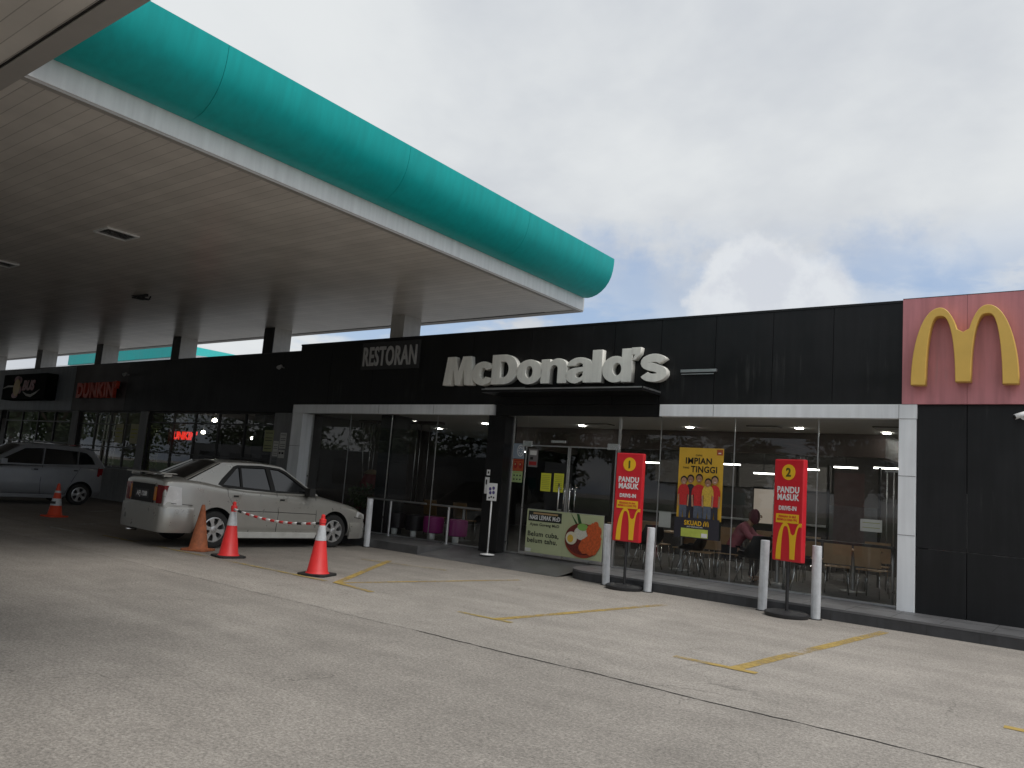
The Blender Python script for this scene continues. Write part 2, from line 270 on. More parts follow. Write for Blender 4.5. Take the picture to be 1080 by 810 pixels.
# ------------------------------------------------------------------ mesh helpers
class MB:
    """collects shapes in one bmesh, each with a material slot, then links them as ONE mesh object"""
    def __init__(s): s.bm = bmesh.new(); s.mats = []; s.cur = 0; s.T = Matrix.Identity(4)
    def m(s, mat):
        if mat not in s.mats: s.mats.append(mat)
        s.cur = s.mats.index(mat); return s
    def _v(s, p): return s.bm.verts.new(s.T @ Vector(p))
    def face(s, pts):
        f = s.bm.faces.new([s._v(p) for p in pts]); f.material_index = s.cur; return f
    def box(s, x0, x1, y0, y1, z0, z1):
        v = [s._v((x, y, z)) for z in (z0, z1) for y in (y0, y1) for x in (x0, x1)]
        for q in ((0,2,3,1), (4,5,7,6), (0,1,5,4), (2,6,7,3), (0,4,6,2), (1,3,7,5)):
            f = s.bm.faces.new([v[i] for i in q]); f.material_index = s.cur
        return s
    def prism(s, pts, y0, y1):
        """polygon in the x-z plane (seen from -Y), from y0 to y1"""
        if sum(a[0]*b[1]-b[0]*a[1] for a, b in zip(pts, pts[1:]+pts[:1])) < 0: pts = pts[::-1]
        a = [s._v((x, y0, z)) for x, z in pts]; b = [s._v((x, y1, z)) for x, z in pts]
        fs = [s.bm.faces.new(a), s.bm.faces.new(b[::-1])]
        n = len(pts)
        for i in range(n): fs.append(s.bm.faces.new((a[i], b[i], b[(i+1) % n], a[(i+1) % n])))
        for f in fs: f.material_index = s.cur
        return s
    def prismz(s, pts, z0, z1):
        if sum(a[0]*b[1]-b[0]*a[1] for a, b in zip(pts, pts[1:]+pts[:1])) < 0: pts = pts[::-1]
        a = [s._v((x, y, z0)) for x, y in pts]; b = [s._v((x, y, z1)) for x, y in pts]
        fs = [s.bm.faces.new(a[::-1]), s.bm.faces.new(b)]
        n = len(pts)
        for i in range(n): fs.append(s.bm.faces.new((a[i], a[(i+1) % n], b[(i+1) % n], b[i])))
        for f in fs: f.material_index = s.cur
        return s
    def tube(s, pts, r, n=10, caps=True):
        pts = [Vector(p) for p in pts]; rs = r if isinstance(r, (list, tuple)) else [r]*len(pts)
        rings = []
        for i, p in enumerate(pts):
            t = (pts[min(i+1, len(pts)-1)]-pts[max(i-1, 0)]).normalized()
            a = t.cross(Vector((0, 0, 1)) if abs(t.z) < 0.95 else Vector((1, 0, 0))).normalized(); b = t.cross(a)
            rings.append([s._v(p+(a*math.cos(2*PI*k/n)+b*math.sin(2*PI*k/n))*rs[i]) for k in range(n)])
        for A, B in zip(rings, rings[1:]):
            for k in range(n):
                f = s.bm.faces.new((A[k], A[(k+1) % n], B[(k+1) % n], B[k])); f.material_index = s.cur; f.smooth = True
        if caps:
            for A in (rings[0][::-1], rings[-1]):
                f = s.bm.faces.new(A); f.material_index = s.cur
        return s
    def lathe(s, prof, n=28, c=(0, 0, 0), axis='Z', caps=True):
        rings = []
        for r, z in prof:
            ring = []
            for k in range(n):
                a = 2*PI*k/n
                if axis == 'Z': p = (c[0]+r*math.cos(a), c[1]+r*math.sin(a), c[2]+z)
                else: p = (c[0]+r*math.cos(a), c[1]+z, c[2]+r*math.sin(a))
                ring.append(s._v(p))
            rings.append(ring)
        for i, (A, B) in enumerate(zip(rings, rings[1:])):
            for k in range(n):
                f = s.bm.faces.new((A[k], A[(k+1) % n], B[(k+1) % n], B[k])); f.smooth = True
                f.material_index = s.cur
        for A in ((rings[0], rings[-1]) if caps else ()):
            f = s.bm.faces.new(A); f.material_index = s.cur
        return s
    def ellipse(s, cx, cz, rx, rz, y0, y1, n=28, a0=0):
        return s.prism([(cx+rx*math.cos(a0+2*PI*k/n), cz+rz*math.sin(a0+2*PI*k/n)) for k in range(n)], y0, y1)
    def stroke(s, pts, w, y0, y1):
        """flat ribbon of width w along a polyline in the x-z plane"""
        ws = w if isinstance(w, (list, tuple)) else [w]*len(pts); l = []; r = []
        for i, p in enumerate(pts):
            a = Vector(pts[max(i-1, 0)]); b = Vector(pts[min(i+1, len(pts)-1)]); t = (b-a).normalized(); nrm = Vector((-t.y, t.x))*ws[i]/2
            l.append((p[0]+nrm.x, p[1]+nrm.y)); r.append((p[0]-nrm.x, p[1]-nrm.y))
        for i in range(len(pts)-1): s.prism([l[i], l[i+1], r[i+1], r[i]], y0, y1)
        return s
    def build(s, name, mat=None, parent=None, loc=None, smooth=False, bevel=0.0, fixn=True):
        if mat is not None and not s.mats: s.mats.append(mat)
        bmesh.ops.remove_doubles(s.bm, verts=s.bm.verts, dist=1e-5)
        if fixn: bmesh.ops.recalc_face_normals(s.bm, faces=s.bm.faces)
        if bevel:
            es = [e for e in s.bm.edges if len(e.link_faces) == 2 and e.calc_face_angle(0) > 0.6]
            bmesh.ops.bevel(s.bm, geom=es, offset=bevel, segments=2, profile=0.6, affect='EDGES', clamp_overlap=True)
        me = bpy.data.meshes.new(name); s.bm.to_mesh(me); s.bm.free()
        for q in s.mats: me.materials.append(q)
        if smooth: auto_smooth(me)
        o = bpy.data.objects.new(name, me); C.objects.link(o)
        if parent: o.parent = parent
        if loc: o.location = loc
        return o
def auto_smooth(me, ang=38):
    for p in me.polygons: p.use_smooth = True
    bm = bmesh.new(); bm.from_mesh(me)
    for e in bm.edges: e.smooth = not (len(e.link_faces) == 2 and e.calc_face_angle(0) > R(ang)) and len(e.link_faces) == 2
    bm.to_mesh(me); bm.free()
def tag(o, label=None, cat=None, group=None, kind=None):
    if label: o['label'] = label
    if cat: o['category'] = cat
    if group: o['group'] = group
    if kind: o['kind'] = kind
    return o
def empty(name, label, cat, loc=(0, 0, 0), rz=0.0, group=None):
    o = bpy.data.objects.new(name, None); C.objects.link(o); o.location = loc; o.rotation_euler = (0, 0, rz); o.empty_display_size = 0.2
    return tag(o, label, cat, group)
def kids(o): return [c for c in bpy.data.objects if c.parent == o]
def dup(root, loc, rz=None, label=None, group=None):
    r = root.copy(); C.objects.link(r); r.location = loc
    if rz is not None: r.rotation_euler = (0, 0, rz)
    if label: r['label'] = label
    if group: r['group'] = group
    for ch in kids(root):
        c = ch.copy(); C.objects.link(c); c.parent = r
        for g in kids(ch):
            d = g.copy(); C.objects.link(d); d.parent = c
    return r
def text(name, body, size, mat, parent, loc, extrude=0.004, offset=0.0, rz=0.0, align='CENTER', sx=1.0, shear=0.0, space=1.07, line=1.0):
    """lettering standing upright, facing -Y; size = cap height in metres"""
    cu = bpy.data.curves.new(name, 'FONT'); cu.body = body; cu.size = size/0.70; cu.extrude = extrude; cu.offset = offset; cu.align_x = align; cu.shear = shear
    cu.space_character = space; cu.space_line = line; cu.resolution_u = 4
    t = bpy.data.objects.new(name, cu); C.objects.link(t)
    bpy.context.view_layer.update()
    me = bpy.data.meshes.new_from_object(t.evaluated_get(bpy.context.evaluated_depsgraph_get()))
    bpy.data.objects.remove(t); bpy.data.curves.remove(cu)
    for v in me.vertices: x, y, z = v.co; v.co = (x*sx, -z, y)
    me.materials.clear(); me.materials.append(mat); me.name = name
    o = bpy.data.objects.new(name, me); C.objects.link(o); o.parent = parent; o.location = loc; o.rotation_euler = (0, 0, rz)
    return o
def glyph(splines, depth, bevel=0.0):
    """solid letter from closed 2-D outlines (holes allowed); returns a mesh upright facing -Y"""
    cu = bpy.data.curves.new('glyph', 'CURVE'); cu.dimensions = '2D'; cu.fill_mode = 'BOTH'; cu.extrude = depth/2; cu.bevel_depth = bevel; cu.bevel_resolution = 1
    for pts in splines:
        sp = cu.splines.new('POLY'); sp.points.add(len(pts)-1); sp.use_cyclic_u = True
        for p, q in zip(sp.points, pts): p.co = (q[0], q[1], 0, 1)
    t = bpy.data.objects.new('glyph', cu); C.objects.link(t); bpy.context.view_layer.update()
    me = bpy.data.meshes.new_from_object(t.evaluated_get(bpy.context.evaluated_depsgraph_get()))
    bpy.data.objects.remove(t); bpy.data.curves.remove(cu)
    for v in me.vertices: x, y, z = v.co; v.co = (x, -z, y)
    return me
def arc(cx, cy, rx, ry, a0, a1, n=16): return [(cx+rx*math.cos(R(a0+(a1-a0)*i/n)), cy+ry*math.sin(R(a0+(a1-a0)*i/n))) for i in range(n+1)]
def clip_x(pts, xmax):
    out = []
    for (x0, z0), (x1, z1) in zip(pts, pts[1:]+pts[:1]):
        if x0 <= xmax: out.append((x0, z0))
        if (x0 <= xmax) != (x1 <= xmax): t = (xmax-x0)/(x1-x0); out.append((xmax, z0+(z1-z0)*t))
    return out
def arches(w, h, leg=0.155, mid=0.04, n=14):
    """outline of a letter M made of two rounded arches, 0..w by 0..h"""
    def curve(xa, xp, z0, zp, e):       # quarter superellipse from foot xa up to the peak at xp
        return [(xp+(xa-xp)*(math.cos(t) ** e), z0+(zp-z0)*math.sin(t)) for t in [PI/2*i/n for i in range(n+1)]]
    L = leg*w; p1 = .275*w; p2 = w-p1; c = w/2
    pts = curve(0, p1, 0, h, .95) + curve(c, p1, .0, h, .95)[::-1]
    cut = [q for q in pts[n+1:] if q[1] > .70*h]
    up = pts[:n+1] + cut + [(c, .66*h)]
    up += [(w-x, z) for x, z in reversed(up[:-1])]
    inner_r = curve(w-L, p2+.012*w, 0, .90*h, .8) + [(p2-.012*w, .90*h)]
    d = c+L*.5
    inner_r += curve(d, p2-.012*w, mid*h, .90*h, .8)[::-1][1:]
    inner_l = [(w-x, z) for x, z in reversed(inner_r)]
    return up + inner_r + inner_l

# ------------------------------------------------------------------ the ground
g = MB().m(m_ground); g.box(-700, 700, -700, 700, -0.4, 0.0)
tag(g.build('ground'), kind='structure')
mk = MB()
def line(x0, y0, x1, y1, w=0.10, mat=m_yellow, lay=0.004):
    d = Vector((x1-x0, y1-y0, 0)).normalized(); n = Vector((-d.y, d.x, 0))*w/2
    a, b = Vector((x0, y0, lay)), Vector((x1, y1, lay)); L_ = int((b-a).length/0.5)+1
    pr = None
    for i in range(L_+1):
        q = a.lerp(b, i/L_); j = random.uniform(-.006, .006)
        cur = (q+n+n.normalized()*j, q-n+n.normalized()*j)
        if pr: mk.m(mat).face([pr[1], cur[1], cur[0], pr[0]])
        pr = cur
line(-2.84, 7.5, -2.40, 11.75, .13); line(-3.45, 7.50, -2.62, 7.50, .10, lay=.0062)
line(-5.70, 7.42, -5.18, 10.9, .12); line(-6.25, 7.44, -5.45, 7.46, .08, m_yellow_faint, .0062)
line(-8.72, 7.62, -7.86, 10.9, .09); line(-8.72, 7.66, -10.62, 10.55, .11, m_yellow, .0062); line(-8.75, 7.66, -7.85, 7.52, .10, m_yellow, .0084)
line(-15.4, 7.55, -8.9, 7.62, .08, m_yellow_faint, .0084); line(-10.95, 10.13, -9.2, 10.55, .08, m_yellow_faint, .0084)
line(-0.66, 7.46, 0.4, 7.46, .10); line(-14.4, 7.6, -14.0, 11.3, .08, m_yellow_faint)
line(-20.6, 7.25, -15.6, 7.35, .08, m_white_faint, .0062); line(-17.4, 7.3, -18.0, 8.9, .07, m_white_faint, .0084); line(-19.9, 7.5, -22.4, 11.5, .07, m_white_faint, .0084)
line(-30, 7.2, -21, 7.25, .08, m_white_faint)
tag(mk.build('road_markings', fixn=False), kind='structure')
# the open joint between the two slabs
jt = MB().m(pbr('dirt filled joint', (0.03, 0.028, 0.025), 0.9))
prev = None
for i in range(0, 420):
    x = -34+i*0.1; y = 6.12+0.012*math.sin(x*3.1)+random.uniform(-.008, .008); w = 0.011 if -5.6 < x < -0.2 else 0.004
    if random.random() < .25: w *= random.uniform(.25, .6)
    cur = ((x, y-w, .003), (x, y+w, .003))
    if prev: jt.face([prev[0], cur[0], cur[1], prev[1]])
    prev = cur
tag(jt.build('slab_joint', fixn=False), kind='structure')

# terrace with kerb: right part, ramp and left part
KY = 12.10; TZ = 0.17
def terrace():
    cr = arc(-7.25, KY+.62, .62, .62, 270, 180, 12)
    pr = [(4.0, KY)] + cr + [(-7.87, 13.36), (4.0, 13.36)]
    t = MB().m(m_tiletop); t.prismz(pr, TZ-.03, TZ)
    tag(t.build('terrace_floor'), kind='structure')
    k = MB().m(m_kerb); xs = [(4.0, KY)] + cr + [(-7.87, 13.36)]
    k.prismz([(x, y+.004 if i == 0 else y+.002) for i, (x, y) in enumerate(pr)], 0.001, TZ-.032)
    tag(k.build('terrace_kerb'), kind='structure')
    j = MB().m(m_seam)
    for x in [-6.9+i*.62 for i in range(17)]: j.box(x-.004, x+.004, KY-.003, KY+.02, 0.001, TZ-.034)
    for x in [-7.2+i*.6 for i in range(18)]: j.box(x-.003, x+.003, KY+.03, 13.3, TZ+.0006, TZ+.0018)
    j.box(-7.6, 3.9, 12.74, 12.746, TZ+.002, TZ+.0032)
    tag(j.build('tile_joints'), kind='structure')
    r = MB().m(m_tile)
    r.face([(-7.87, 12.0, .002), (-7.87, 13.36, TZ-.003), (-11.35, 13.36, TZ-.003), (-11.35, 12.0, .002)])
    tag(r.build('entrance_ramp', fixn=False), kind='structure')
    l = MB().m(m_tile); l.box(-17.4, -11.352, 12.05, 13.36, 0.001, TZ)  # left terrace laid in the darker tile
    tag(l.build('terrace_floor_left'), kind='structure')
terrace()

# ------------------------------------------------------------------ restaurant building
FY = 13.10; GY = 13.40; WY = 13.46; XL = -17.30; XC = -2.47; XR = 4.0; TOP = 4.86
rb = empty('restaurant_building', 'long single storey restaurant with black fascia, white framed glass front and black right wall', 'building', (-8, FY, 0))
OX, OY = -8, FY
def rbuild(mb, name, mat=None, **k):
    o = mb.build(name, mat, rb, **k)
    for v in o.data.vertices: v.co.x -= OX; v.co.y -= OY
    return o
# fascia, built of separate panels with narrow open joints
f = MB().m(m_black)
seams = [XL, -16.0, -14.4, -12.8, -11.2, -9.6, -7.6, -6.6, -5.53, -4.5, -3.51, XC]
for a, b in zip(seams, seams[1:]): f.box(a+.004, b-.004, FY, FY+.10, 3.262, TOP)
f.box(XL+.01, XC-.01, FY+.02, FY+.3, 3.27, TOP-.02)
f.box(XL, XC, FY-.012, FY+.32, TOP+.001, TOP+.04)
f.box(-10.42, -6.55, FY+.004, FY+.10, 3.03, 3.258)
rbuild(f, 'fascia')
w = MB().m(m_whitewall)
w.box(XL, -10.46, FY-.05, FY+.10, 3.03, 3.255); rbuild(w, 'white_lintel', bevel=.006)
w = MB().m(m_whitewall); w.box(-6.54, -2.26, FY-.05, FY+.10, 3.035, 3.255); rbuild(w, 'white_lintel', bevel=.006)
w = MB().m(m_whitewall); w.box(XL, XL+.44, FY-.04, FY+.28, TZ, 3.028); rbuild(w, 'white_column', bevel=.006)
w = MB().m(m_whitewall); w.box(-2.51, -2.27, FY-.04, GY+.05, TZ, 3.031)
rbuild(w, 'white_column', bevel=.006)
w = MB().m(m_seam)
for bx_ in [(x, x+.005, FY-.053, FY-.049, 3.04, 3.25) for x in (-14.0, -12.2, -5.5, -2.512)]+[(a, b, FY-.043, FY-.039, z, z+.006) for z in (1.28, 2.16) for a, b in ((XL+.002, XL+.438), (-2.508, -2.272))]:
    w = MB().m(m_seam); w.box(*bx_); rbuild(w, 'cladding_joint')
w = MB().m(m_black); w.box(-10.60, -10.13, FY, GY+.1, TZ-.01, 3.026); rbuild(w, 'entrance_pillar', bevel=.005)
# right wall
w = MB().m(m_black2)
for (a, b) in ((-2.255, -1.61), (-1.60, -.25), (-.24, 1.1), (1.11, 2.5), (2.51, XR)):
    for (z0, z1) in ((TZ-.01, 1.105), (1.115, 3.252)): w.box(a, b, FY, FY+.09, z0, z1)
w.box(-2.25, XR, FY+.05, FY+.3, TZ-.01, 3.25)
rbuild(w, 'black_wall_panels', bevel=.003)
w = MB().m(pbr('pale sealant', (0.22, 0.22, 0.22), 0.7, var=0.4, scale=9)); w.box(-2.1, XR, FY+.02, FY+.06, 1.106, 1.114); w.box(-1.609, -1.601, FY+.02, FY+.06, 1.12, 1.95)
rbuild(w, 'sealant_line')
w = MB().m(m_pink)
for (a, b) in ((XC+.002, -1.60), (-1.596, XR-2.6), (XR-2.596, XR)): w.box(a, b, FY-.06, FY+.10, 3.258, TOP+.04)
w.m(m_seam).box(XC, XR, FY-.062, FY+.12, TOP+.041, TOP+.05)
rbuild(w, 'red_sign_panel')
# shell: roof, back and side walls, ceiling
w = MB().m(m_intwall)
w.box(XL, XR, 27.0, 27.2, 0, TOP-.3); w.box(XL, XL+.2, FY+.35, 26.99, TZ, TOP-.3); w.box(XR-.2, XR, FY+.35, 26.99, TZ, TOP-.3); w.box(-2.25, -2.1, FY+.31, 26.9, TZ+.01, 3.2)
rbuild(w, 'shell_walls')
w = MB().m(m_roof); w.box(XL+.02, XR-.02, FY+.33, 27.1, 4.3, 4.5); rbuild(w, 'roof')
w = MB().m(m_ceil); w.box(XL+.2, -2.3, FY+.12, 26.9, 3.06, 3.16); rbuild(w, 'ceiling')
w = MB().m(m_brown); w.box(-12.8, -3.3, 16.0, 16.15, 2.62, 3.058); w.box(-3.45, -3.3, 16.16, 20, 2.62, 3.058); w.box(-12.8, -12.65, 16.16, 20, 2.62, 3.058); rbuild(w, 'bulkhead')
w = MB().m(m_intfloor); w.box(XL+.2, -2.3, GY+.03, 26.9, .02, TZ-.002); rbuild(w, 'interior_floor')
w = MB().m(m_intwall); w.box(-12.6, -3.46, 20.0, 20.15, TZ, 3.05); rbuild(w, 'kitchen_wall')
# round-ish columns of the canopy inside come with the canopy; ceiling downlights
m_lamp = emit('lamp panel', (1.0, 0.97, 0.9), 34.0)
for (x, y, lw) in [(-4.6, 15.0, .12), (-3.2, 15.6, .12), (-6.9, 15.2, .12), (-9.6, 15.3, .12), (-12.4, 15.2, .12), (-14.6, 15.0, .12), (-8.2, 17.6, .6), (-6.4, 17.9, .6), (-5.6, 18.0, .6), (-4.6, 17.2, .5), (-2.9, 17.6, .5), (-10.4, 17.6, .5), (-15.6, 17, .12), (-13.7, 17.6, .12), (-2.9, 19.5, .5)]:
    w = MB().m(m_lamp); w.box(x-lw/2, x+lw/2, y-.06, y+.06, 3.045, 3.052); rbuild(w, 'downlight')
for (x, y, z) in [(-7.1, 18.0, 2.45), (-6.5, 18.6, 2.3), (-5.3, 18.0, 2.42), (-4.5, 18.0, 2.5), (-3.8, 18.5, 2.55), (-3.0, 17.6, 2.5), (-9.2, 18.0, 2.4), (-13.0, 17.5, 2.5)]:
    w = MB().m(emit('pendant bar', (1.0, .97, .9), 7.0)); w.box(x-.24, x+.24, y-.03, y+.03, z, z+.03); w.m(m_frame); w.box(x-.25, x+.25, y-.04, y+.04, z+.031, z+.06); w.tube([(x, y, z+.06), (x, y, 3.05)], .008, 6); rbuild(w, 'standin_pendant')  # made-up pendants for bright strips deep in the room
for (x, y) in [(-8.9, 14.9), (-5.2, 14.8), (-2.9, 14.6), (-11.6, 16.4)]:
    w = MB().m(m_brown); w.box(x-.3, x+.3, y-.14, y+.14, 3.04, 3.056); w.m(m_ceil)
    for k in range(5): w.box(x-.28, x+.28, y-.12+k*.05, y-.10+k*.05, 3.034, 3.039)
    rbuild(w, 'air_vent')
# glazing: separate panes with narrow joints
def pane(x0, x1, z0=TZ, z1=3.05, y=GY, mat=m_glass, name='glass_pane', mk_=rbuild):
    w = MB().m(mat); w.face([(x0+.006, y, z0), (x1-.006, y, z0), (x1-.006, y, z1), (x0+.006, y, z1)])
    return mk_(w, name)
gx = [-16.86, -15.35, -13.86, -12.35, -10.62]
for a, b in zip(gx, gx[1:]): pane(a, b)
pane(-10.12, -9.76); pane(-9.76, -7.56, 2.46)
gx = [-7.50, -6.65, -5.22, -3.79, -2.51]
for a, b in zip(gx, gx[1:]): pane(a, b)
w = MB().m(m_alu)
for x in (-15.35, -13.86, -12.35, -6.65, -5.22, -3.79): w.box(x-.007, x+.007, GY-.008, GY+.01, TZ, 3.04)
for x in (-16.855, -10.615, -10.125, -7.53): w.box(x-.02, x+.02, GY-.02, GY+.03, TZ, 3.04)
w.box(-16.83, -10.64, GY-.02, GY+.03, TZ+.001, TZ+.03); w.box(-7.5, -2.515, GY-.02, GY+.03, TZ+.001, TZ+.03)
w.box(-10.10, -9.79, GY-.02, GY+.03, TZ+.001, TZ+.03)
rbuild(w, 'glazing_trim')
# entrance canopy over the doors
w = MB().m(m_black); w.box(-10.3, -6.56, FY-.70, FY-.002, 3.425, 3.50)
rbuild(w, 'entrance_awning', bevel=.004)
w = MB().m(m_alu); w.box(-10.28, -6.58, FY-.712, FY-.702, 3.475, 3.50); w.box(-6.558, -6.55, FY-.70, FY-.01, 3.47, 3.50); w.box(-10.2, -9.2, FY-.708, FY-.66, 3.502, 3.515)
rbuild(w, 'awning_edge_trim')
w = MB().m(m_alu)                                             # spot fitting on the fascia
w.box(-6.16, -5.48, FY-.05, FY-.001, 3.845, 3.895); w.box(-6.14, -5.52, FY-.058, FY-.052, 3.80, 3.815); rbuild(w, 'strip_light')
# doors: two glass leaves
def door_leaf(x0, x1, hx):
    d = MB().m(m_glass); d.face([(x0, GY-.03, TZ+.02), (x1, GY-.03, TZ+.02), (x1, GY-.03, 2.44), (x0, GY-.03, 2.44)]); d = rbuild(d, 'door')
    e = MB().m(m_alu)
    for (a, b, z0, z1) in ((x0, x0+.02, TZ+.02, 2.44), (x1-.02, x1, TZ+.02, 2.44), (x0+.021, x1-.021, TZ+.02, TZ+.07), (x0+.021, x1-.021, 2.415, 2.44)): e.box(a, b, GY-.045, GY-.02, z0, z1)
    e = rbuild(e, 'door_frame'); e.parent = d
    h = MB().m(m_chrome)
    for yy in (GY-.13, GY+.07): h.tube([(hx, yy, 1.05), (hx, yy, 1.68)], .016)
    for z in (1.15, 1.58): h.tube([(hx, GY-.13, z), (hx, GY+.07, z)], .01)
    h = rbuild(h, 'handle'); h.parent = d
door_leaf(-9.74, -8.66, -8.78); door_leaf(-8.64, -7.56, -8.52)
for x in (-9.70, -7.64): w = MB().m(m_chrome); w.box(x-.12, x+.12, GY-.06, GY-.01, 2.40, 2.52); rbuild(w, 'door_fitting', bevel=.004)
w = MB().m(m_chrome); w.box(-9.1, -8.75, GY-.05, GY-.01, 2.50, 2.55); rbuild(w, 'door_closer', bevel=.004)

# things stuck on the glass and beside the door
def paper(name, label, cat, x0, x1, z0, z1, y, mat, marks=(), group=None):
    o = MB().m(mat); o.box(x0, x1, y-.003, y, z0, z1)
    for (mm, a, b, c, d) in marks:
        W, H = x1-x0, z1-z0; o.m(mm).box(x0+a*W, x0+b*W, y-.0052, y-.0032, z0+c*H, z0+d*H)
    ob = o.build(name); loc = Vector(((x0+x1)/2, y, z0))
    for v in ob.data.vertices: v.co -= loc
    ob.location = loc; return tag(ob, label, cat, group)
m_note = pbr('yellow note paper', (0.62, 0.62, 0.05), 0.6, var=0.05); m_noteink = pbr('note ink', (0.35, 0.35, 0.05), 0.6)
rows = [(m_noteink, .12, .88, z, z+.025) for z in (.15, .25, .35, .45, .55, .65, .75, .85)]
paper('notice', 'upright yellow notice on the left half of the glass doors, nearer the green sticker', 'notice', -9.30, -9.05, 1.50, 1.87, GY-.035, m_note, rows, 'yellow notices on the doors')
paper('notice', 'upright yellow notice on the glass doors, next to the vertical handles', 'notice', -8.98, -8.74, 1.50, 1.88, GY-.035, m_note, rows, 'yellow notices on the doors')
m_or = pbr('orange print', (0.42, 0.085, 0.03), 0.5); m_pale = pbr('pale green print', (0.34, 0.45, 0.20), 0.5); m_blue = pbr('grey blue print', (0.25, 0.30, 0.36), 0.5); m_cherry = pbr('dark red print', (0.30, 0.02, 0.02), 0.5)
o = paper('sticker', 'orange sticker with two round pictures above the pale green sticker by the door', 'sticker', -10.07, -9.79, 1.88, 2.13, GY-.012, m_or, [(m_cherry, .08, .92, .86, .93)])
for dx in (-.065, .065):
    q = MB().m(m_cherry); q.ellipse(dx, .12, .05, .07, -.0072, -.0035, 16); q.m(m_pale).ellipse(dx-.01, .14, .015, .02, -.0095, -.0075, 8); q = q.build('round_picture', None, o)
paper('sticker', 'pale green sticker with small black symbols under the orange sticker', 'sticker', -10.07, -9.80, 1.64, 1.875, GY-.012, m_pale,
      [(m_blk, a, a+.13, b, b+.13) for a in (.14, .43, .72) for b in (.2, .55)] + [(m_noteink, .2, .8, .85, .9)])
o = paper('sticker', 'grey blue sticker with a round white ring emblem at the top beside the doors', 'sticker', -10.09, -9.79, 2.14, 2.46, GY-.012, m_blue)
q = MB().m(m_white2); q.ellipse(.05, .17, .088, .125, -.0052, -.0035, 28); q.m(m_blue).ellipse(.05, .17, .074, .108, -.0072, -.0055, 28)
q.m(m_white2)
for k in range(8): a = k*PI/4; q.ellipse(.05+.045*math.cos(a), .17+.07*math.sin(a), .012, .016, -.009, -.0075, 8)
q.build('emblem', None, o)
paper('poster', 'narrow greyish price poster in the top left corner of the doors', 'poster', -9.66, -9.42, 1.98, 2.36, GY-.035, pbr('faded print', (0.16, 0.15, 0.15), 0.6), [(m_cherry, .1, .9, .1, .3), (m_paper, .15, .85, .65, .9), (m_blk, .2, .5, .4, .55)])
paper('wall_switch_plate', 'tall white plate with a black slot on the black entrance pillar', 'plate', -10.56, -10.44, 1.35, 1.70, FY-.002, m_white2, [(m_blk, .2, .5, .55, .85)])
paper('wall_switch_plate', 'small white plate with a black dot above the tall plate on the pillar', 'plate', -10.53, -10.44, 1.74, 1.86, FY-.002, m_white2, [(m_blk, .3, .7, .3, .7)])
for (x0, x1, z0, z1, mm, lb, nm) in [
    (-18.98, -18.56, 1.98, 2.58, pbr('yellow green print', (0.32, 0.34, 0.18), 0.6), 'large yellow green poster with dark rings beside the white frame', 'poster'),
    (-18.53, -18.30, 1.86, 2.28, m_paper, 'narrow white form with dark lines below the yellow green poster', 'notice'),
    (-18.26, -17.98, 2.08, 2.52, m_paper, 'white letter size notice with a grey ring beside the white frame', 'notice'),
    (-18.27, -18.00, 1.82, 2.04, m_paper, 'white landscape notice with two black marks under the letter notice', 'notice'),
    (-18.55, -18.29, 1.46, 1.83, pbr('grey meter door', (0.17, 0.18, 0.19), 0.6), 'grey sheet on the wall low behind the silver car roof', 'notice')]:
    mk_ = [(m_blk, .1, .4, .5, .75), (m_blk, .55, .88, .5, .75)] if 'landscape' in lb else [(m_seam, .12, .88, z, z+.03) for z in (.12, .25, .5, .62, .85)]
    paper(nm, lb, nm, x0, x1, z0, z1, WY-.004, mm, mk_)

# large sign letters on the fascia --------------------------------------------------
sg = empty('letter_sign', 'large cream raised name letters on the black fascia over the entrance', 'sign', (-11.90, FY, 3.70))
def stroke_outline(pts, w):
    l = []; r = []
    for i, p in enumerate(pts):
        a = Vector(pts[max(i-1, 0)]); b = Vector(pts[min(i+1, len(pts)-1)]); t = (b-a).normalized(); n = Vector((-t.y, t.x))*w/2
        l.append((p[0]+n.x, p[1]+n.y)); r.append((p[0]-n.x, p[1]-n.y))
    return l+r[::-1]
G = {}
G['M'] = (1.12, [[(0, 0), (.12, 1), (.42, 1), (.56, .46), (.70, 1), (1.0, 1), (1.12, 0), (.83, 0), (.765, .60), (.645, 0), (.475, 0), (.355, .60), (.29, 0)]])
G['c'] = (.74, [arc(.39, .385, .40, .405, 28, 332, 24) + arc(.40, .385, .125, .20, 322, 38, 14)])
G['D'] = (.90, [[(0, 0), (0, 1)] + arc(.42, .5, .47, .5, 90, -90, 20), [(.29, .22), (.29, .78)] + arc(.40, .5, .19, .28, 90, -90, 12)])
G['o'] = (.84, [arc(.41, .385, .42, .405, 0, 345, 26), arc(.41, .385, .125, .205, 0, 345, 20)])
G['n'] = (.83, [[(0, 0), (0, .77), (.27, .77), (.27, .68)] + arc(.52, .50, .29, .29, 125, 0, 12) + [(.81, 0), (.53, 0), (.53, .44)] + arc(.41, .46, .12, .13, 0, 180, 8) + [(.28, .46), (.28, 0)]])
G['a'] = (.80, [[(.78, 0), (.53, 0), (.51, .075)] + arc(.27, .22, .28, .24, 285, 100, 14) + [(.40, .475), (.50, .49), (.50, .545)] + arc(.39, .545, .11, .085, 0, 165, 8) + [(.26, .545), (.02, .535)] + arc(.395, .53, .375, .26, 172, 0, 16)[0:] + [(.77, .1)],
                [(.51, .36), (.36, .325), (.28, .28), (.27, .20), (.33, .145), (.43, .15), (.50, .22)]])
G['l'] = (.32, [[(0, 0), (0, 1), (.28, 1), (.28, 0)]])
G['d'] = (.85, [[(.55, 1), (.83, 1), (.83, 0), (.56, 0), (.56, .075)] + arc(.37, .385, .37, .40, 300, 60, 22) + [(.55, .70)], arc(.42, .385, .13, .20, 0, 345, 18)])
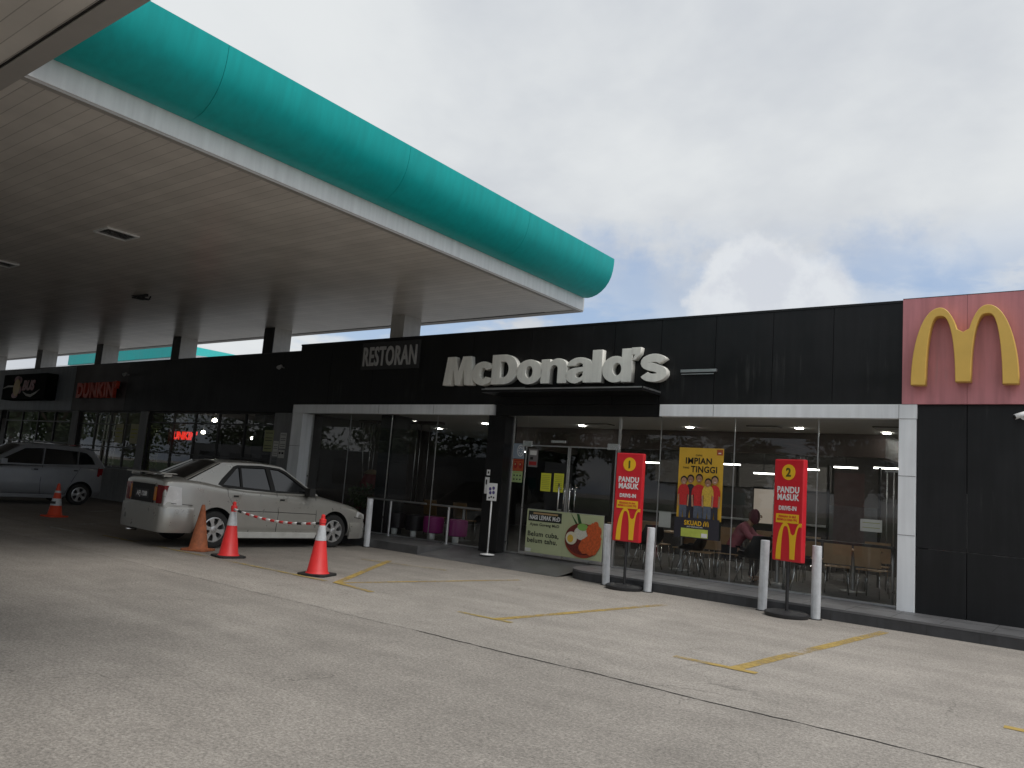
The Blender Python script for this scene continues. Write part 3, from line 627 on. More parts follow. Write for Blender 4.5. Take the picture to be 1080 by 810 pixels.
G["'"] = (.25, [[(.0, 1.02), (.24, 1.02), (.22, .84), (.10, .66), (.03, .66), (.09, .82), (.0, .82)]])
s_path = arc(.37, .555, .235, .135, 15, 250, 14) + [(.40, .40)] + arc(.37, .235, .245, .14, 60, -165, 14)
G['s'] = (.74, [stroke_outline(s_path, .225)])
x = 0.0; SX = 0.805; SZ = 0.635
for i, ch in enumerate("McDonald's"):
    adv, sp = G[ch]
    me = glyph([[(px*SX, py*SZ) for px, py in s_] for s_ in sp], .125, .006)
    me.materials.append(m_cream); me.name = 'letter'
    o = bpy.data.objects.new('letter', me); C.objects.link(o); o.parent = sg; o.location = (x, -.075, -.02 if ch != "'" else -.02); x += (adv-.015)*SX*.985
SIGN_W = x
for ch in kids(sg): ch.location.x *= 5.50/SIGN_W; ch.scale.x = 5.50/SIGN_W
t = empty('word_sign', 'small grey word sign RESTORAN near the left end of the black fascia', 'sign', (-13.83, FY, 4.25))
q = MB().m(pbr('smoky sign backing', (.035, .036, .038), .6)); q.box(-1.0, 1.0, -.025, -.001, -.12, .56); q.build('backboard', None, t)
o = text('lettering', 'RESTORAN', .46, m_lettergrey, t, (0, -.04, -.02), .012, .012, sx=.62)
w_ = max(v.co.x for v in o.data.vertices)-min(v.co.x for v in o.data.vertices); o.scale.x = 1.84/w_

t = empty('arch_sign', 'big yellow letter M of two rounded arches on the faded red panel', 'sign', (-2.31, FY-.06, 3.53))
me = glyph([[(x_, z_) for x_, z_ in arches(1.36, 1.15, .135, .035)]], .16, .008); me.materials.append(m_gold)
o = bpy.data.objects.new('arches', me); C.objects.link(o); o.parent = t; o.location = (0, -.10, 0)

# cctv
t = empty('security_camera', 'small white bullet camera at the right edge on the black wall', 'camera', (-0.90, FY, 3.08))
q = MB().m(m_white2); q.tube([(.0, -.01, 0), (.0, -.10, .02)], .02); q.lathe([(.045, 0), (.045, .02)], 16, (0, -.03, 0), 'Y'); q.build('bracket', None, t)
q = MB().m(m_white2); q.tube([(.06, -.10, .05), (-.10, -.18, -.02)], .038, 14); q.m(m_blk).tube([(-.10, -.18, -.02), (-.112, -.186, -.025)], .030, 14); q.build('camera_body', None, t)
for (x, z, lb) in [(-26.95, 4.33, 'small dark spotlight on the fascia right of the red letters'), (-18.3, 4.33, 'small dark spotlight near the right end of the charcoal fascia')]:
    t = empty('spotlight', lb, 'spotlight', (x, 13.35, z))
    q = MB().m(m_lettergrey); q.tube([(0, 0, 0), (0, -.14, .03)], .015); q.build('bracket', None, t)
    q = MB().m(m_lettergrey); q.tube([(0, -.10, .05), (.05, -.22, -.03)], [.03, .06], 12); q.tube([(-.12, -.1, .02), (-.02, -.2, -.02)], [.02, .04], 10); q.build('lamp_head', None, t)

# ------------------------------------------------------------------ shop row on the left
SY = 13.35
sb = empty('shop_row', 'dark single storey shop row under the canopy with piers, barred windows and grey plinth', 'building', (-30, SY, 0))
def sbuild(mb, name, mat=None, **k):
    o = mb.build(name, mat, sb, **k)
    for v in o.data.vertices: v.co.x += 30; v.co.y -= SY
    return o
f = MB(); ST = 4.76
f.m(m_bluegrey).box(-62, -31.01, SY, SY+.2, 3.08, ST); f.m(m_maroon).box(-31.0, -27.01, SY, SY+.2, 3.08, ST); f.m(m_darkgrey).box(-27, XL-.01, SY, SY+.2, 3.08, ST)
f.m(m_seam).box(-62, XL-.01, SY-.006, SY+.22, ST+.001, ST+.03)
sbuild(f, 'fascia')
f = MB().m(m_roof); f.box(-62, XL-.01, SY+.22, 26, 3.9, 4.1); sbuild(f, 'roof')
f = MB().m(m_intwall); f.box(-62, XL-.01, 20, 20.2, 0, 3.9); f.box(-31.3, -31.15, WY+.2, 19.9, 0, 3.9); f.box(XL-.2, XL-.02, WY+.2, 19.9, 0, 3.9); sbuild(f, 'shell_walls')
f = MB().m(m_intwall); f.box(-61.9, XL-.21, WY+.2, 19.95, 3.3, 3.36); sbuild(f, 'ceiling')
f = MB().m(m_intfloor); f.box(-61.9, XL-.21, WY+.2, 19.95, .0015, .06); sbuild(f, 'interior_floor')
# plinth and windows
f = MB().m(m_plinth); f.box(-37.2, -25.46, WY, WY+.18, 0.001, 1.09); sbuild(f, 'plinth')
f = MB().m(m_plinth); f.box(-25.455, -18.62, WY, WY+.18, 0.001, .62); sbuild(f, 'low_plinth')
f = MB().m(m_greypier); f.box(-18.615, XL-.02, WY, WY+.18, .001, 3.09); sbuild(f, 'end_wall')
f = MB().m(m_plinth); f.box(-62, -37.21, WY, WY+.18, 0.001, .9); sbuild(f, 'far_plinth')
for (a, b) in ((-30.97, -30.52), (-25.93, -25.50)):
    f = MB().m(m_greypier); f.box(a, b, WY-.05, WY-.002, .001, 3.078); sbuild(f, 'pier')
def sash(x0, x1, z0, z1, mull, trans, frame_name='window'):
    w = MB().m(m_frame); t = .05
    for (a, b, c, d) in [(x0, x0+t, z0, z1), (x1-t, x1, z0, z1), (x0+t, x1-t, z0, z0+t), (x0+t, x1-t, z1-t, z1)]: w.box(a, b, WY+.03, WY+.11, c, d)
    for m_ in mull: w.box(m_-.03, m_+.03, WY+.035, WY+.105, z0+t, z1-t)
    for z in trans: w.box(x0+t, x1-t, WY+.04, WY+.10, z-.022, z+.022)
    w = sbuild(w, frame_name)
    p = MB().m(m_glassdark); p.face([(x0+t, WY+.07, z0+t), (x1-t, WY+.07, z0+t), (x1-t, WY+.07, z1-t), (x0+t, WY+.07, z1-t)]); p = sbuild(p, 'glass'); p.parent = w
    return w
sash(-37.19, -30.98, 1.095, 3.078, [-35.6, -34.1, -32.6], [2.66, 1.85])
sash(-30.51, -25.94, 1.095, 3.078, [-29.2, -28.1, -27.0], [2.62, 1.82])
sash(-25.49, -18.63, .63, 3.078, [-23.95, -22.7, -21.4, -20.05], [2.72, 1.75])
sash(-45, -37.8, .91, 3.078, [-43, -41.3, -39.6], [2.6])

# shop signs
t = empty('box_sign', 'dark green box sign with mustard oval emblem and white swooshes at the far left', 'sign', (-34.4, SY, 3.95))
m_sgreen = pbr('dark green sign face', (0.006, 0.009, 0.007), 0.8, spec=.08); m_khaki = pbr('mustard print', (0.60, 0.42, 0.15), 0.5); m_rose = pbr('dusty rose print', (0.36, 0.15, 0.17), 0.5)
q = MB().m(m_sgreen); q.box(-2.0, 2.0, -.45, -.02, -.50, .52); q.build('sign_box', None, t, bevel=.01)
q = MB(); q.m(m_rose)
for (a, b, c, d) in ((-.62, .30, .30, .15), (-.38, .26, .2, .16), (-.72, -.33, .30, .12), (-.30, -.12, .16, .16)): q.ellipse(a, b, c, d, -.460, -.452)
q.m(m_khaki).ellipse(-.60, -.02, .32, .34, -.468, -.462)
q.m(m_paper); q.stroke([(-1.95, -.04), (-1.5, .04), (-.95, .04)], [.03, .07, .07], -.460, -.452)
q.stroke([(.05, -.20), (.4, -.32), (.8, -.36), (1.15, -.27), (1.55, -.12)], [.03, .08, .11, .08, .04], -.460, -.452)
q.build('emblem', None, t)
text('lettering', 'BUS', .36, m_rose, t, (.5, -.47, -.12), .008, .03, sx=1.15, shear=.25)
t = empty('word_sign', 'dull red raised letters DUNKIN on the maroon part of the fascia', 'sign', (-28.86, SY, 3.56))
m_dred = pbr('dull red acrylic', (0.55, 0.06, 0.03), 0.5)
q = MB().m(m_seam); q.box(-1.55, 1.5, -.03, -.001, .04, .12); q.box(-1.5, 1.45, -.03, -.001, .38, .44); q.build('mounting_rail', None, t)
o = text('lettering', "DUNKIN'", .50, m_dred, t, (-.02, -.12, 0), .06, .035)
w_ = max(v.co.x for v in o.data.vertices)-min(v.co.x for v in o.data.vertices); o.scale.x = 2.95/w_
t = empty('neon_sign', 'small glowing red word sign hanging behind the dark shop window', 'sign', (-23.78, WY+.3, 2.22))
m_neon = emit('red neon', (1.0, 0.035, 0.02), 0.75)
o = text('lettering', "DUNKIN'", .24, m_neon, t, (0, 0, 0), .01, .012)
w_ = max(v.co.x for v in o.data.vertices)-min(v.co.x for v in o.data.vertices); o.scale.x = 1.7/w_
q = MB().m(m_frame); q.box(-.8, .8, .02, .04, -.05, .0); q.tube([(-.7, .03, 0), (-.7, .03, .95)], .006); q.tube([(.7, .03, 0), (.7, .03, .95)], .006); q.build('hanger', None, t)
m_buff = pbr('buff poster', (0.40, 0.38, 0.22), 0.6)
m_glow = emit('shop lamp', (1, .93, .8), 22)
for (x, z, lb) in ((-27.25, 1.98, 'buff poster in the left pane of the barred shop window'), (-26.22, 1.98, 'narrower buff poster next to the pier in the shop window')):
    paper('poster', lb, 'poster', x-.36, x+.16, z-.0, z+.66, WY+.022, m_buff, [(m_noteink, .1, .9, .7, .75), (m_noteink, .1, .9, .5, .55), (m_noteink, .1, .6, .3, .35)])
for (x, y, z) in [(-23.4, 14.6, 2.9), (-23.2, 16, 2.45), (-22.5, 16, 2.45), (-21.0, 16.5, 2.4), (-29.6, 15.4, 2.95), (-27.2, 15.2, 2.95), (-20.0, 15.1, 3.0), (-26.6, 16.2, 2.6)]:
    q = MB().m(m_glow); q.lathe([(.02, .10), (.07, .06), (.075, 0), (.03, -.02)], 14, (x, y, z)); q.m(m_frame).tube([(x, y, z+.1), (x, y, 3.3)], .006, 6); sbuild(q, 'pendant_lamp')
# white rack built for a window reflection, and potted greenery inside
t = empty('reflection_lattice', 'reflection stand-in, white wire rack behind the barred window above the grey car', 'lattice', (-29.3, WY+.35, .06))  # a reflection in the window, modelled as white bars
q = MB().m(m_white2)
for x_ in (-1.1, -.75, -.4, .1, .35, .8, 1.05): q.tube([(x_, 0, .9), (x_+.1, 0, 2.9)], .022, 6)
for z in (1.3, 1.75, 2.1, 2.45): q.tube([(-1.1, .02, z), (-.35, .02, z)], .018, 6); q.tube([(.1, .02, z-.1), (1.1, .02, z-.1)], .018, 6)
q.box(-1.15, 1.15, 0, .3, .86, .9)
q.build('lattice_bars', None, t)
def leafy(name, label, cat, loc, rx, ry, rz, n, size, mat, zc, seed, group=None, stem=None):
    rnd = random.Random(seed); t = empty(name, label, cat, loc, 0, group)
    q = MB().m(mat)
    cl = [(rnd.gauss(0, .45), rnd.gauss(0, .45), rnd.gauss(0, .45), rnd.uniform(.25, .5)) for _ in range(14)]
    for i in range(n):
        c = rnd.choice(cl); a = rnd.uniform(0, 2*PI); b = rnd.uniform(-1, 1); rr = c[3]*rnd.random() ** .4; s_ = math.sqrt(1-b*b)
        p = Vector(((c[0]+rr*s_*math.cos(a))*rx, (c[1]+rr*s_*math.sin(a))*ry, zc+(c[2]+rr*b)*rz))
        if p.z < .05: continue
        u = Vector((rnd.gauss(0, 1), rnd.gauss(0, 1), rnd.gauss(0, .6))).normalized()*size*rnd.uniform(.6, 1.3); v = u.cross(Vector((rnd.gauss(0, 1), rnd.gauss(0, 1), rnd.gauss(0, 1)))).normalized()*size*.4
        q.face([p-u, p+v, p+u, p-v])
    q.build('foliage', None, t, fixn=False)
    if stem: s2 = MB().m(pbr('bark', (0.10, 0.075, 0.055), 0.9)); s2.tube([(0, 0, 0), (.03, .02, zc*.5), (0, 0, zc)], stem, 8); s2.tube([(0, 0, zc*.5), (rx*.3, 0, zc+rz*.2)], [stem[1], stem[2]], 6); s2.tube([(0, 0, zc*.55), (-rx*.3, ry*.2, zc+rz*.15)], [stem[1], stem[2]], 6); s2.build('trunk', None, t)
    return t
m_leaf = pbr('leaf', (0.055, 0.085, 0.03), 0.55, var=0.4, scale=1.4)
t = leafy('potted_plant', 'bushy green plant behind the barred window with buff posters', 'plant', (-27.4, WY+1.2, .06), .8, .3, .9, 900, .09, pbr('bright leaf', (0.10, 0.13, 0.05), 0.5, var=0.4), 1.9, 3)
q = MB().m(m_greypier); q.lathe([(.18, 0), (.26, .5), (.24, .5), (.2, .1)], 20); q.build('pot', None, t)

# ------------------------------------------------------------------ canopy
CZ = 5.60; CX = -9.42; CYF = 14.72; CYN = 3.05
cn = empty('station_canopy', 'huge flat white fuel station canopy with curved teal edge reaching over the shops', 'canopy', (-9.4, 14.7, CZ))
def cbuild(mb, name, mat=None, **k):
    o = mb.build(name, mat, cn, **k)
    for v in o.data.vertices: v.co.x += 9.4; v.co.y -= 14.7; v.co.z -= CZ
    return o
MX1 = -3.2; MY0 = -20.0; BX = -62.0
s = MB().m(m_soffit); s.face([(BX, CYN, CZ), (BX, CYF-.22, CZ), (CX-.10, CYF-.22, CZ), (CX-.10, CYN, CZ)])
cbuild(s, 'soffit', fixn=False)
s = MB().m(m_soffit); s.face([(BX, MY0, CZ+.012), (BX, CYN-.22, CZ+.012), (MX1, CYN-.22, CZ+.012), (MX1, MY0, CZ+.012)])
cbuild(s, 'forecourt_soffit', fixn=False)
s = MB().m(m_trim)
s.box(CX-.10, CX, CYN, CYF, CZ-.012, CZ+.02)
s.box(BX, CX-.101, CYF-.218, CYF, CZ-.012, CZ+.02)
s.box(BX, MX1, CYN-.218, CYN-.004, CZ-.016, CZ+.03)
cbuild(s, 'soffit_border')
s = MB().m(m_blk); s.box(BX, CX-.9, CYF-.25, CYF-.219, CZ-.006, CZ+.02); s.box(BX, MX1, CYN-.235, CYN-.221, CZ-.006, CZ+.03); cbuild(s, 'shadow_gap')
s = MB().m(m_white)
s.box(CX-.02, CX+.012, CYN, CYF+.012, CZ+.021, CZ+.34)
s.box(BX, CX-.021, CYF, CYF+.012, CZ+.021, CZ+.34)
cbuild(s, 'white_fascia', bevel=.004)
s = MB().m(m_roof); s.box(BX, CX-.05, CYN+.05, CYF-.05, CZ+.36, CZ+.5); s.box(BX, MX1, MY0, CYN-.05, CZ+.36, CZ+.5); cbuild(s, 'roof_deck')
prof = [(.013, .315), (.12, .30), (.24, .315), (.36, .355), (.47, .42), (.57, .51), (.65, .62), (.705, .74), (.74, .88), (.755, 1.02), (.757, 1.14), (.70, 1.145), (.0, 1.0)]
def bull(y0, y1, mat=m_teal, base=None):
    s = MB().m(mat); a = [s._v((CX+px, y0, CZ+pz)) for px, pz in prof]; b = [s._v((CX+px, y1, CZ+pz)) for px, pz in prof]; n = len(prof)
    for i in range(n):
        ff = s.bm.faces.new((a[i], b[i], b[(i+1) % n], a[(i+1) % n])); ff.smooth = i < n-3
    s.bm.faces.new(a); s.bm.faces.new(b)
    return s
ys = [CYN+.02, 4.95, 8.2, 11.45, CYF-.03]
for a, b in zip(ys, ys[1:]): cbuild(bull(a+.003, b-.003), 'curved_fascia_panel', smooth=True)
# the other edges of the forecourt canopy, same section, seen from elsewhere
s = MB().m(m_teal)
for pts in ([(MX1, 3.0), (MX1+.7, 3.0), (MX1+.7, MY0), (MX1, MY0)], [(CX+.8, CYN), (MX1+.7, CYN), (MX1+.7, CYN+.04), (CX+.8, CYN+.04)], [(BX, MY0-.6), (MX1+.7, MY0-.6), (MX1+.7, MY0), (BX, MY0)]):
    s.prismz(pts, CZ+.30, CZ+1.2)
cbuild(s, 'forecourt_fascia', bevel=.015)
m_cladwhite = pbr('column render', (0.50, 0.49, 0.47), 0.55, var=0.08, streak=0.1)
for i, x in enumerate((-14.2, -19.5, -24.55, -29.9, -35.1, -40.3, -45.5)):
    s = MB().m(m_cladwhite); s.box(x-.235, x+.235, 13.585, 14.18, 4.4, CZ-.002)
    s.m(m_darkgrey).box(x-.235, x+.235, 13.585, 14.18, .001 if i else TZ, 4.399)
    if i: s.m(m_black).box(x-.237, x+.237, 13.562, 13.584, 3.2, CZ-.003)
    cbuild(s, 'column')
for x in (-34, -20, -6.0):
    s = MB().m(m_cladwhite); s.box(x-.3, x+.3, -9.3, -8.7, .001, CZ); cbuild(s, 'column')
m_lens = pbr('smoky lamp lens', (0.10, 0.10, 0.10), 0.25)
def fixture(x, y, sx, sy, lb):
    t = empty('canopy_light', lb, 'light fitting', (x, y, CZ), 0, 'unlit light fittings in the canopy soffit')
    q = MB().m(m_white); e = .035
    for a in ((-sx, sx, -sy, -sy+e), (-sx, sx, sy-e, sy), (-sx, -sx+e, -sy+e, sy-e), (sx-e, sx, -sy+e, sy-e)): q.box(*a, -.03, -.002)
    q.build('frame', None, t)
    q = MB().m(m_lens); q.box(-sx+e, sx-e, -sy+e, sy-e, -.012, -.003); q.build('lens', None, t)
fixture(-14.5, 6.58, .27, .30, 'square unlit light fitting nearest in the canopy ceiling, above the word signs')
fixture(-19.6, 6.48, .27, .30, 'square unlit light fitting cut by the left edge of the view')
t = empty('ceiling_fan_box', 'small dark bracket with loose parts hanging in the middle of the canopy ceiling', 'bracket', (-19.35, 9.6, CZ))
q = MB().m(m_iron); q.box(-.34, .30, -.03, .03, -.06, -.002); q.box(-.05, .05, -.22, .22, -.08, -.06); q.tube([(-.25, -.1, -.07), (.1, .15, -.10), (.28, .1, -.05)], .02); q.lathe([(.09, -.14), (.11, -.09), (.06, -.05)], 14, (.1, -.05, 0)); q.build('bracket_arm', None, t)

# canopy on the far side of the shops, showing in the gap
fc = empty('far_canopy', 'bright teal and white canopy edge showing beyond the shop roof under the soffit', 'canopy', (-52, 26, 0))
q = MB().m(m_teal)
q.prism([(-62+52, 7.95), (-44.9+52, 8.05), (-46.0+52, 8.75), (-54+52, 9.3), (-62+52, 9.5)], 0, 9); q.build('teal_fascia', None, fc)
q = MB().m(m_white); q.prism([(-30, 7.3), (10.2, 7.72), (7.2, 8.04), (-30, 7.93)], .15, 9); q.build('white_fascia', None, fc)
for x in (-8, 4): q = MB().m(m_cladwhite); q.box(x-.3, x+.3, 4, 4.6, 0, 7.3); q.build('column', None, fc)

# ------------------------------------------------------------------ freestanding signs and bollards
def bollard(x, y, h, label, tilt=(0, 0)):
    t = empty('bollard', label, 'bollard', (x, y, 0), 0, 'white steel bollards along the kerb')
    q = MB().m(m_bollard); q.tube([(0, 0, 0), (tilt[0], tilt[1], h-.006), (tilt[0], tilt[1], h)], [.066, .066, .058], 20); q.build('post', None, t, smooth=True)
    q = MB().m(m_rubber); q.lathe([(.095, .001), (.095, .008), (.07, .012)], 18); q.build('base_flange', None, t)
bollard(-6.86, 12.02, 1.03, 'white bollard left of the first red drive-in sign', (-.035, 0))
bollard(-6.05, 11.98, 1.05, 'white bollard right of the first red drive-in sign', (.015, 0))
bollard(-4.14, 11.98, 1.04, 'white bollard left of the second red drive-in sign', (.015, 0))
bollard(-3.35, 11.93, 1.04, 'white bollard right of the second red drive-in sign', (.0, 0))
bollard(-12.83, 12.0, 1.04, 'greyish bollard standing at the nose of the silver car', (-.02, 0))

def drive_sign(loc, rz, num, label, tilt=0.0):
    t = empty('drive_in_sign', label, 'sign', loc, rz, 'red drive-in bay signs'); W = .50; z0, z1 = .78, 2.26
    q = MB().m(m_iron); q.lathe([(.30, 0.001), (.31, .03), (.31, .055), (.27, .075), (.05, .085)], 32); q.build('base', None, t, smooth=True)
    q = MB().m(m_iron); q.tube([(0, 0, .08), (0, 0, z0)], .024, 14); q.build('pole', None, t, smooth=True)
    q = MB().m(m_red); q.box(-W/2, W/2, -.05, .05, z0, z1); b = q.build('board', None, t, bevel=.018)
    q = MB().m(m_signyellow); q.ellipse(0, z1-.19, .115, .115, -.056, -.0515, 36); q.build('number_disc', None, b)
    text('number', num, .12, pbr('olive print', (0.10, 0.09, 0.01), .5), b, (0, -.058, z1-.25), .002, .006)
    o = text('lettering', 'PANDU\nMASUK', .088, m_white2, b, (0, -.054, z1-.49), .002, .0042, line=.86)
    w_ = max(v.co.x for v in o.data.vertices)-min(v.co.x for v in o.data.vertices); o.scale.x = .38/w_
    o = text('lettering', 'DRIVE-IN', .06, m_white2, b, (0, -.054, z1-.745), .002, .003)
    w_ = max(v.co.x for v in o.data.vertices)-min(v.co.x for v in o.data.vertices); o.scale.x = .30/w_
    q = MB().m(m_signyellow); q.box(-.195, .195, -.056, -.0515, z1-.93, z1-.80); q.build('yellow_strip', None, b)
    o = text('lettering', 'PESANAN DI SINI\nBERMULA DARI 7PG', .030, m_red, b, (0, -.058, z1-.852), .001, .001, line=1.05)
    w_ = max(v.co.x for v in o.data.vertices)-min(v.co.x for v in o.data.vertices); o.scale.x = .34/w_
    pts = clip_x([(x_-.18, z_+z0+.02) for x_, z_ in arches(.56, .54, .15, .03)], W/2-.004)
    me = glyph([pts], .004); me.materials.append(m_signyellow)
    o = bpy.data.objects.new('arches', me); C.objects.link(o); o.parent = b; o.location = (0, -.0535, 0)
    return t
drive_sign((-6.42, 11.86, 0), R(2), '1', 'red board numbered 1 on a black pole, left of the window poster')
drive_sign((-3.70, 11.74, 0), R(-19), '2', 'red board numbered 2 on a black pole, right of the window poster')

t = empty('stand_sign', 'small white notice on a thin white stand by the entrance pillar', 'sign', (-10.12, 12.82, .12), R(4))
q = MB().m(m_white2); q.lathe([(.15, 0), (.15, .015), (.03, .03)], 24); q.build('base', None, t)
q = MB().m(m_white2); q.tube([(0, 0, .02), (0, 0, 1.10)], .016); q.build('pole', None, t)
q = MB().m(m_white2); q.box(-.12, .12, -.02, -.005, 1.10, 1.46); b = q.build('notice_panel', None, t, bevel=.004)
m_violet = pbr('violet print', (0.08, 0.06, 0.22), .5)
q = MB().m(m_violet)
for (a, c) in ((-.045, 1.34), (.04, 1.36), (-.035, 1.26), (.045, 1.27)): q.ellipse(a, c, .032, .035, -.024, -.021, 12)
q.m(m_blk)
for (a, c) in ((-.07, 1.14), (-.02, 1.16), (.04, 1.15)): q.box(a, a+.035, -.024, -.021, c, c+.035)
q.build('symbols', None, b)

# banner leaning before the doors
t = empty('food_banner', 'low pale green banner with a bowl of food standing before the glass doors', 'banner', (-8.60, 13.27, .185))
m_ban = pbr('pale green banner', (0.46, 0.50, 0.30), .6, var=.04); m_bandark = pbr('dark banner patch', (0.015, 0.02, 0.015), .6); m_food = pbr('orange chicken print', (0.55, 0.10, 0.025), .6, var=.35, scale=22)
q = MB().m(m_ban); q.box(-.90, -.0015, -.02, 0, .07, .93); q.box(.0015, .90, -.02, 0, .07, .93); q.build('board', None, t)
q = MB().m(m_alu); q.box(-.905, .905, .002, .02, .06, .94)
for x_ in (-.5, .05, .6): q.tube([(x_, .01, 0), (x_, .01, .08)], .015)
q.build('frame', None, t)
q = MB().m(m_bandark); q.box(-.86, -.05, -.024, -.021, .70, .90); q.m(pbr('tan print', (.42, .28, .14), .6)).box(-.74, -.14, -.028, -.025, .84, .875); q.build('headline_patch', None, t)
o = text('lettering', 'NASI LEMAK McD', .085, m_white2, t, (-.455, -.026, .735), .001, .0032); w_ = max(v.co.x for v in o.data.vertices)-min(v.co.x for v in o.data.vertices); o.scale.x = .74/w_
o = text('lettering', 'Ayam Goreng McD', .055, m_bandark, t, (-.455, -.022, .61), .001, .002); w_ = max(v.co.x for v in o.data.vertices)-min(v.co.x for v in o.data.vertices); o.scale.x = .72/w_
o = text('lettering', 'Belum cuba,\nbelum tahu.', .095, m_bandark, t, (-.86, -.022, .40), .001, .003, align='LEFT', line=.95); w_ = max(v.co.x for v in o.data.vertices)-min(v.co.x for v in o.data.vertices); o.scale.x = .76/w_
q = MB().m(m_paper); q.box(-.895, -.75, -.024, -.021, .08, .15); q.build('corner_patch', None, t)
q = MB(); rnd = random.Random(5)
q.m(pbr('leaf print', (.02, .08, .02), .6)); q.prism([(.16, .93), (.40, .66), (.34, .64)], -.024, -.021); q.prism([(.30, .93), (.36, .92), (.46, .66), (.37, .68)], -.0265, -.0245)
q.m(pbr('bowl print', (.30, .045, .02), .6)).ellipse(.47, .42, .41, .33, -.0295, -.027, 40)
q.m(pbr('sambal print', (.14, .02, .015), .6, var=.5, scale=30)).ellipse(.45, .45, .385, .30, -.0325, -.03, 40)
q.m(pbr('rice print', (.62, .60, .52), .6, var=.15, scale=40)).ellipse(.44, .56, .17, .13, -.0355, -.033, 20)
q.m(pbr('cucumber print', (.22, .42, .10), .6)).ellipse(.46, .68, .12, .07, -.0385, -.036, 16)
q.m(m_food)
for (a, c, r1, r2_) in ((.72, .60, .17, .19), (.66, .35, .22, .20), (.78, .46, .12, .15), (.52, .30, .12, .12), (.76, .74, .06, .08)):
    q.prism([(a+r1*math.cos(k*PI/12)*rnd.uniform(.85, 1.08), c+r2_*math.sin(k*PI/12)*rnd.uniform(.85, 1.08)) for k in range(24)], -.042-.003*rnd.random(), -.039)
q.m(pbr('egg white print', (.66, .62, .48), .6)).ellipse(.22, .45, .13, .125, -.049, -.047, 24, .3)
q.m(pbr('yolk print', (.65, .42, .06), .6)).ellipse(.20, .44, .07, .075, -.0515, -.0495, 20)
q.build('food_picture', None, t)

# window poster
t = empty('window_poster', 'tall yellow poster with five standing workers on the inside of the front glass', 'poster', (-5.83, GY-.012, .88))
q = MB().m(pbr('warm yellow print', (.70, .42, .04), .5, var=.10, scale=1.5)); q.box(-.425, .425, -.006, 0, .33, 1.62); q.m(m_bandark).box(-.425, .425, -.006, 0, 0, .329); q.build('sheet', None, t)
q = MB().m(m_or); q.box(.30, .41, -.012, -.008, 1.50, 1.60); q.m(m_white2).box(.33, .38, -.015, -.0125, 1.525, 1.545); q.build('corner_logo', None, t)
for (s_, z, h, wd, off) in (('IMPIAN', 1.33, .11, .50, -.04), ('TINGGI', 1.18, .11, .50, .07)):
    o = text('lettering', s_, h, m_blk, t, (off, -.009, z), .002, .0035); w_ = max(v.co.x for v in o.data.vertices)-min(v.co.x for v in o.data.vertices); o.scale.x = wd/w_
text('lettering', 'CAPAI', .03, m_blk, t, (-.04, -.009, 1.47), .001, .001); text('lettering', 'YANG', .03, m_blk, t, (-.28, -.009, 1.24), .001, .001)
sk = [pbr('skin print a', (.42, .24, .15), .5, var=.22, scale=40), pbr('skin print b', (.34, .18, .11), .5, var=.22, scale=40)]
q = MB(); cl_red = pbr('red shirt print', (.55, .03, .03), .5, var=.22, scale=40); cl_dark = pbr('dark shirt print', (.03, .03, .04), .5, var=.22, scale=40); jean = pbr('jeans print', (.10, .12, .16), .5, var=.22, scale=40); hair = pbr('hair print', (.012, .01, .01), .5); yel = pbr('yellow shirt print', (.62, .42, .06), .5, var=.22, scale=40)
lay = 0
for (x_, h_, top_, bot_, sc) in ((-.175, 1.08, cl_dark, cl_dark, .72), (-.30, 1.05, cl_red, jean, .70), (0, 1.10, cl_red, jean, .88), (.30, 1.08, cl_red, cl_dark, .70), (.18, 1.03, yel, jean, .70)):
    y_ = -.009-.012*lay; lay += 1; e = .002
    q.m(bot_).prism([(x_-.10*sc, .60), (x_+.10*sc, .60), (x_+.105*sc, .30), (x_+.02, .30), (x_, .50), (x_-.02, .30), (x_-.105*sc, .30)], y_-e, y_)
    q.m(top_).prism([(x_-.10*sc, .58), (x_-.105*sc, .78), (x_-.16*sc, .76), (x_-.15*sc, .86), (x_-.11*sc, .925), (x_-.03, .96), (x_+.03, .96), (x_+.11*sc, .925), (x_+.15*sc, .86), (x_+.16*sc, .76), (x_+.105*sc, .78), (x_+.10*sc, .58)], y_-2*e, y_-e-.0003)
    for sd_ in (-1, 1): q.m(sk[0]).prism([(x_+sd_*.16*sc, .76), (x_+sd_*.125*sc, .77), (x_+sd_*.105*sc, .56), (x_+sd_*.145*sc, .56)], y_-2*e, y_-e-.0003)
    q.m(hair).ellipse(x_, h_-.02, .066, .074, y_-3*e, y_-2*e-.0003, 18); q.m(sk[lay % 2]).ellipse(x_, h_-.04, .053, .064, y_-4*e, y_-3*e-.0003, 18)
    q.m(m_white2).box(x_-.015, x_+.015, y_-4.6*e, y_-4*e-.0003, h_-.068, h_-.062)
    q.m(hair).box(x_-.024, x_-.010, y_-4.6*e, y_-4*e-.0003, h_-.035, h_-.030); q.box(x_+.010, x_+.024, y_-4.6*e, y_-4*e-.0003, h_-.035, h_-.030)
q.build('group_picture', None, t)
q = MB().m(cl_dark); q.box(-.425, .425, -.074, -.070, .0, .36); q.m(pbr('lime print', (.50, .58, .10), .5)).box(-.29, .22, -.078, -.075, .02, .17); q.m(m_white2).box(.10, .21, -.081, -.0785, .03, .10); q.build('lower_patch', None, t)
o = text('lettering', 'SKUAD', .08, m_signyellow, t, (-.07, -.077, .23), .001, .003); w_ = max(v.co.x for v in o.data.vertices)-min(v.co.x for v in o.data.vertices); o.scale.x = .33/w_
me = glyph([arches(.10, .09, .17, .04)], .003); me.materials.append(m_signyellow); o = bpy.data.objects.new('arches', me); C.objects.link(o); o.parent = t; o.location = (.13, -.077, .225)
